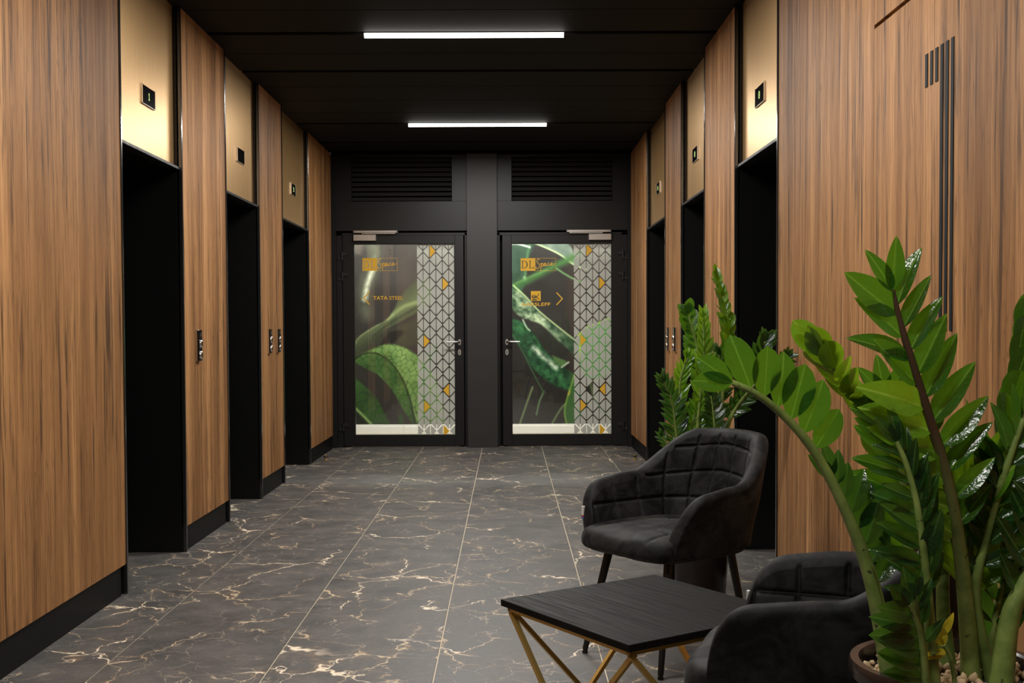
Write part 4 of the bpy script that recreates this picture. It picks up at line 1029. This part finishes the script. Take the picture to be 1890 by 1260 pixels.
# arching stem to the left
bstem(1648, 1.93, [(1620, 1130, 1.92), (1595, 1030, 1.91), (1562, 945, 1.90), (1520, 860, 1.89), (1478, 800, 1.88), (1430, 752, 1.87), (1388, 722, 1.86), (1352, 706, 1.86)], 0.0155, 0.0052,
      dict(a=0.70, b=0.97, pitch=0.034, L=0.094, kind='broad', mat='leaf', angle=62, twist=8, sides=(1,), shrink=0.05, F=(0.15, -1, 0.0), jitter=5))
bstem(1660, 1.98, [(1625, 1110, 1.99), (1598, 1020, 1.99), (1566, 945, 1.98), (1535, 880, 1.97)], 0.010, 0.005,
      dict(a=0.45, b=0.95, pitch=0.036, L=0.088, kind='mid', mat='leafdark', angle=46, twist=30, F=(0.2, -1, 0.3), sides=(1,)))
# short front sprig, dark leaves
bstem(1712, 1.87, [(1702, 1195, 1.86), (1692, 1150, 1.85), (1678, 1115, 1.84)], 0.009, 0.004,
      dict(a=0.30, pitch=0.026, L=0.088, kind='mid', mat='leafdark', angle=68, twist=30, shrink=0.1, sides=(-1,)), 'darkstem')
bstem(1716, 1.87, [(1706, 1195, 1.865), (1696, 1150, 1.86), (1690, 1100, 1.85)], 0.006, 0.003,
      dict(a=0.55, pitch=0.03, L=0.06, kind='narrow', mat='leafdark', angle=36, twist=30, sides=(1,)), 'darkstem')
# middle front stem with narrow dark leaves on the left
bstem(1728, 1.90, [(1712, 1100, 1.88), (1702, 1000, 1.87), (1690, 920, 1.87), (1672, 855, 1.87), (1655, 815, 1.87)], 0.012, 0.004,
      dict(a=0.42, pitch=0.030, L=0.088, kind='narrow', mat='leafdark', angle=28, twist=35, shrink=0.45, left=dict(angle=60, twist=40)), 'stem')
# thick stems at the base
bstem(1690, 2.0, [(1684, 1120, 2.0), (1676, 1010, 2.01), (1668, 900, 2.02), (1655, 800, 2.03), (1630, 730, 2.03)], 0.019, 0.005,
      dict(a=0.46, pitch=0.036, L=0.10, kind='mid', mat='leaf', angle=62, twist=20, sides=(1, -1), shrink=0.3))
bstem(1752, 2.02, [(1740, 1110, 2.03), (1745, 1000, 2.04), (1752, 900, 2.05), (1772, 810, 2.06)], 0.018, 0.005,
      dict(a=0.50, pitch=0.036, L=0.105, kind='broad', mat='leafyoung', angle=48, twist=55, shrink=0.2, F=(0.9, -0.3, 0.1)))
# right hand stems
bstem(1835, 1.97, [(1800, 1110, 1.96), (1818, 1000, 1.95), (1846, 900, 1.95), (1872, 820, 1.95), (1902, 740, 1.95)], 0.013, 0.005,
      dict(a=0.42, pitch=0.038, L=0.098, kind='narrow', mat='leafdark', angle=46, twist=30, shrink=0.15))
bstem(1830, 2.02, [(1822, 1100, 2.05), (1830, 960, 2.07), (1848, 840, 2.08), (1866, 740, 2.08), (1880, 650, 2.08), (1890, 600, 2.08)], 0.014, 0.005,
      dict(a=0.52, pitch=0.040, L=0.098, kind='broad', mat='leaf', angle=42, twist=62, shrink=0.1, F=(0.85, -0.45, 0.2)))
bstem(1846, 1.93, [(1862, 1150, 1.93), (1888, 1080, 1.93), (1925, 1000, 1.93), (1960, 900, 1.93)], 0.024, 0.008,
      dict(a=0.50, pitch=0.045, L=0.10, kind='mid', mat='leafdark', angle=60, twist=25))
bstem(1815, 1.99, [(1838, 1130, 2.0), (1850, 1080, 2.01), (1858, 1020, 2.02)], 0.009, 0.004,
      dict(a=0.35, pitch=0.036, L=0.10, kind='mid', mat='leafdark', angle=44, twist=25))
bstem(1788, 2.0, [(1795, 1110, 1.99), (1790, 1010, 1.98), (1800, 930, 1.97), (1818, 860, 1.97)], 0.011, 0.004,
      dict(a=0.42, pitch=0.040, L=0.105, kind='mid', mat='leafyoung', angle=40, twist=34, shrink=0.1))
bstem(1768, 1.9, [(1756, 1220, 1.89), (1742, 1190, 1.885)], 0.005, 0.003, dict(a=0.9, b=0.95, pitch=0.1, L=0.055, kind='narrow', mat='leafyellow', angle=70, twist=10))
# care label on a stake at the back of the planter
stake = box('care_label', (0.088, 0.04, PH-0.06), (0.104, 0.042, PH+0.085), M['plate'], big, 0.0005)
box('label_print', (0.090, 0.0385, PH+0.055), (0.100, 0.0398, PH+0.075), M['label'], stake, 0)

# plant behind the armchair
QX, QY = 0.842, 5.02
back = thing('potted_plant', 'smaller leafy plant in dark planter behind the quilted armchair, by right wall', 'potted plant', (QX, QY, 0), 0, 'leafy plants in brown planters')
planter(back, 0.163, 0.60, 0)
invP = Matrix.Translation((-QX, -QY, 0))
def pstem(bx, bY, pts, r0, r1, lv=None, mat='stem'):
    p = W(bx, 850, bY); p.z = 0.555; return zz_stem(back, invP, [p]+Q(pts), r0, r1, lv, mat)
pstem(1308, 5.0, [(1330, 780, 5.0), (1334, 720, 5.0), (1341, 650, 5.0), (1336, 580, 5.0), (1323, 515, 5.0)], 0.012, 0.004, dict(a=0.54, pitch=0.034, L=0.098, kind='broad', mat='leafyoung', angle=34, twist=60, shrink=0.45, F=(0.75, -0.6, 0.1)))
pstem(1285, 4.96, [(1288, 780, 4.95), (1293, 720, 4.94), (1299, 650, 4.94), (1298, 585, 4.94)], 0.011, 0.004, dict(a=0.40, pitch=0.040, L=0.085, kind='narrow', mat='leafyoung', angle=30, twist=20, shrink=0.3))
pstem(1298, 5.05, [(1296, 770, 5.06), (1292, 690, 5.07), (1284, 630, 5.07), (1270, 580, 5.07)], 0.010, 0.004, dict(a=0.55, pitch=0.036, L=0.085, kind='broad', mat='leaf', angle=38, twist=15, shrink=0.2))
pstem(1262, 4.93, [(1248, 800, 4.92), (1242, 750, 4.92), (1226, 705, 4.92)], 0.008, 0.003, dict(a=0.25, pitch=0.028, L=0.085, kind='narrow', mat='leafdark', angle=46, twist=25, shrink=0.3), 'darkstem')
pstem(1268, 5.0, [(1258, 790, 5.0), (1254, 730, 5.0), (1258, 690, 5.0), (1270, 660, 5.0)], 0.009, 0.004, dict(a=0.42, pitch=0.028, L=0.07, kind='mid', mat='leafyoung', angle=40, twist=50, shrink=0.2))
pstem(1305, 5.05, [(1316, 770, 5.05), (1324, 710, 5.05), (1328, 655, 5.05)], 0.009, 0.004, dict(a=0.35, pitch=0.032, L=0.09, kind='narrow', mat='leafdark', angle=55, twist=30, shrink=0.1))
pstem(1315, 5.02, [(1345, 775, 5.0), (1380, 725, 4.98), (1394, 680, 4.97), (1412, 630, 4.97)], 0.010, 0.004, dict(a=0.42, pitch=0.032, L=0.085, kind='mid', mat='leafdark', angle=44, twist=30, shrink=0.1))
pstem(1320, 5.0, [(1350, 770, 4.95), (1388, 715, 4.92), (1425, 680, 4.91), (1452, 660, 4.9)], 0.009, 0.003, dict(a=0.62, pitch=0.026, L=0.07, kind='mid', mat='leafdark', angle=48, twist=35, shrink=0.2))
pstem(1255, 4.92, [(1236, 830, 4.9), (1222, 806, 4.9)], 0.006, 0.003, dict(a=0.3, pitch=0.03, L=0.06, kind='narrow', mat='leafdark', angle=50, twist=25))
pstem(1275, 4.97, [(1276, 800, 4.97), (1284, 760, 4.97), (1290, 735, 4.97)], 0.007, 0.003, dict(a=0.25, pitch=0.03, L=0.075, kind='mid', mat='leaf', angle=52, twist=25))
pstem(1310, 4.94, [(1318, 800, 4.92), (1316, 760, 4.92), (1312, 730, 4.92)], 0.007, 0.003, dict(a=0.25, pitch=0.03, L=0.075, kind='mid', mat='leafdark', angle=55, twist=25))
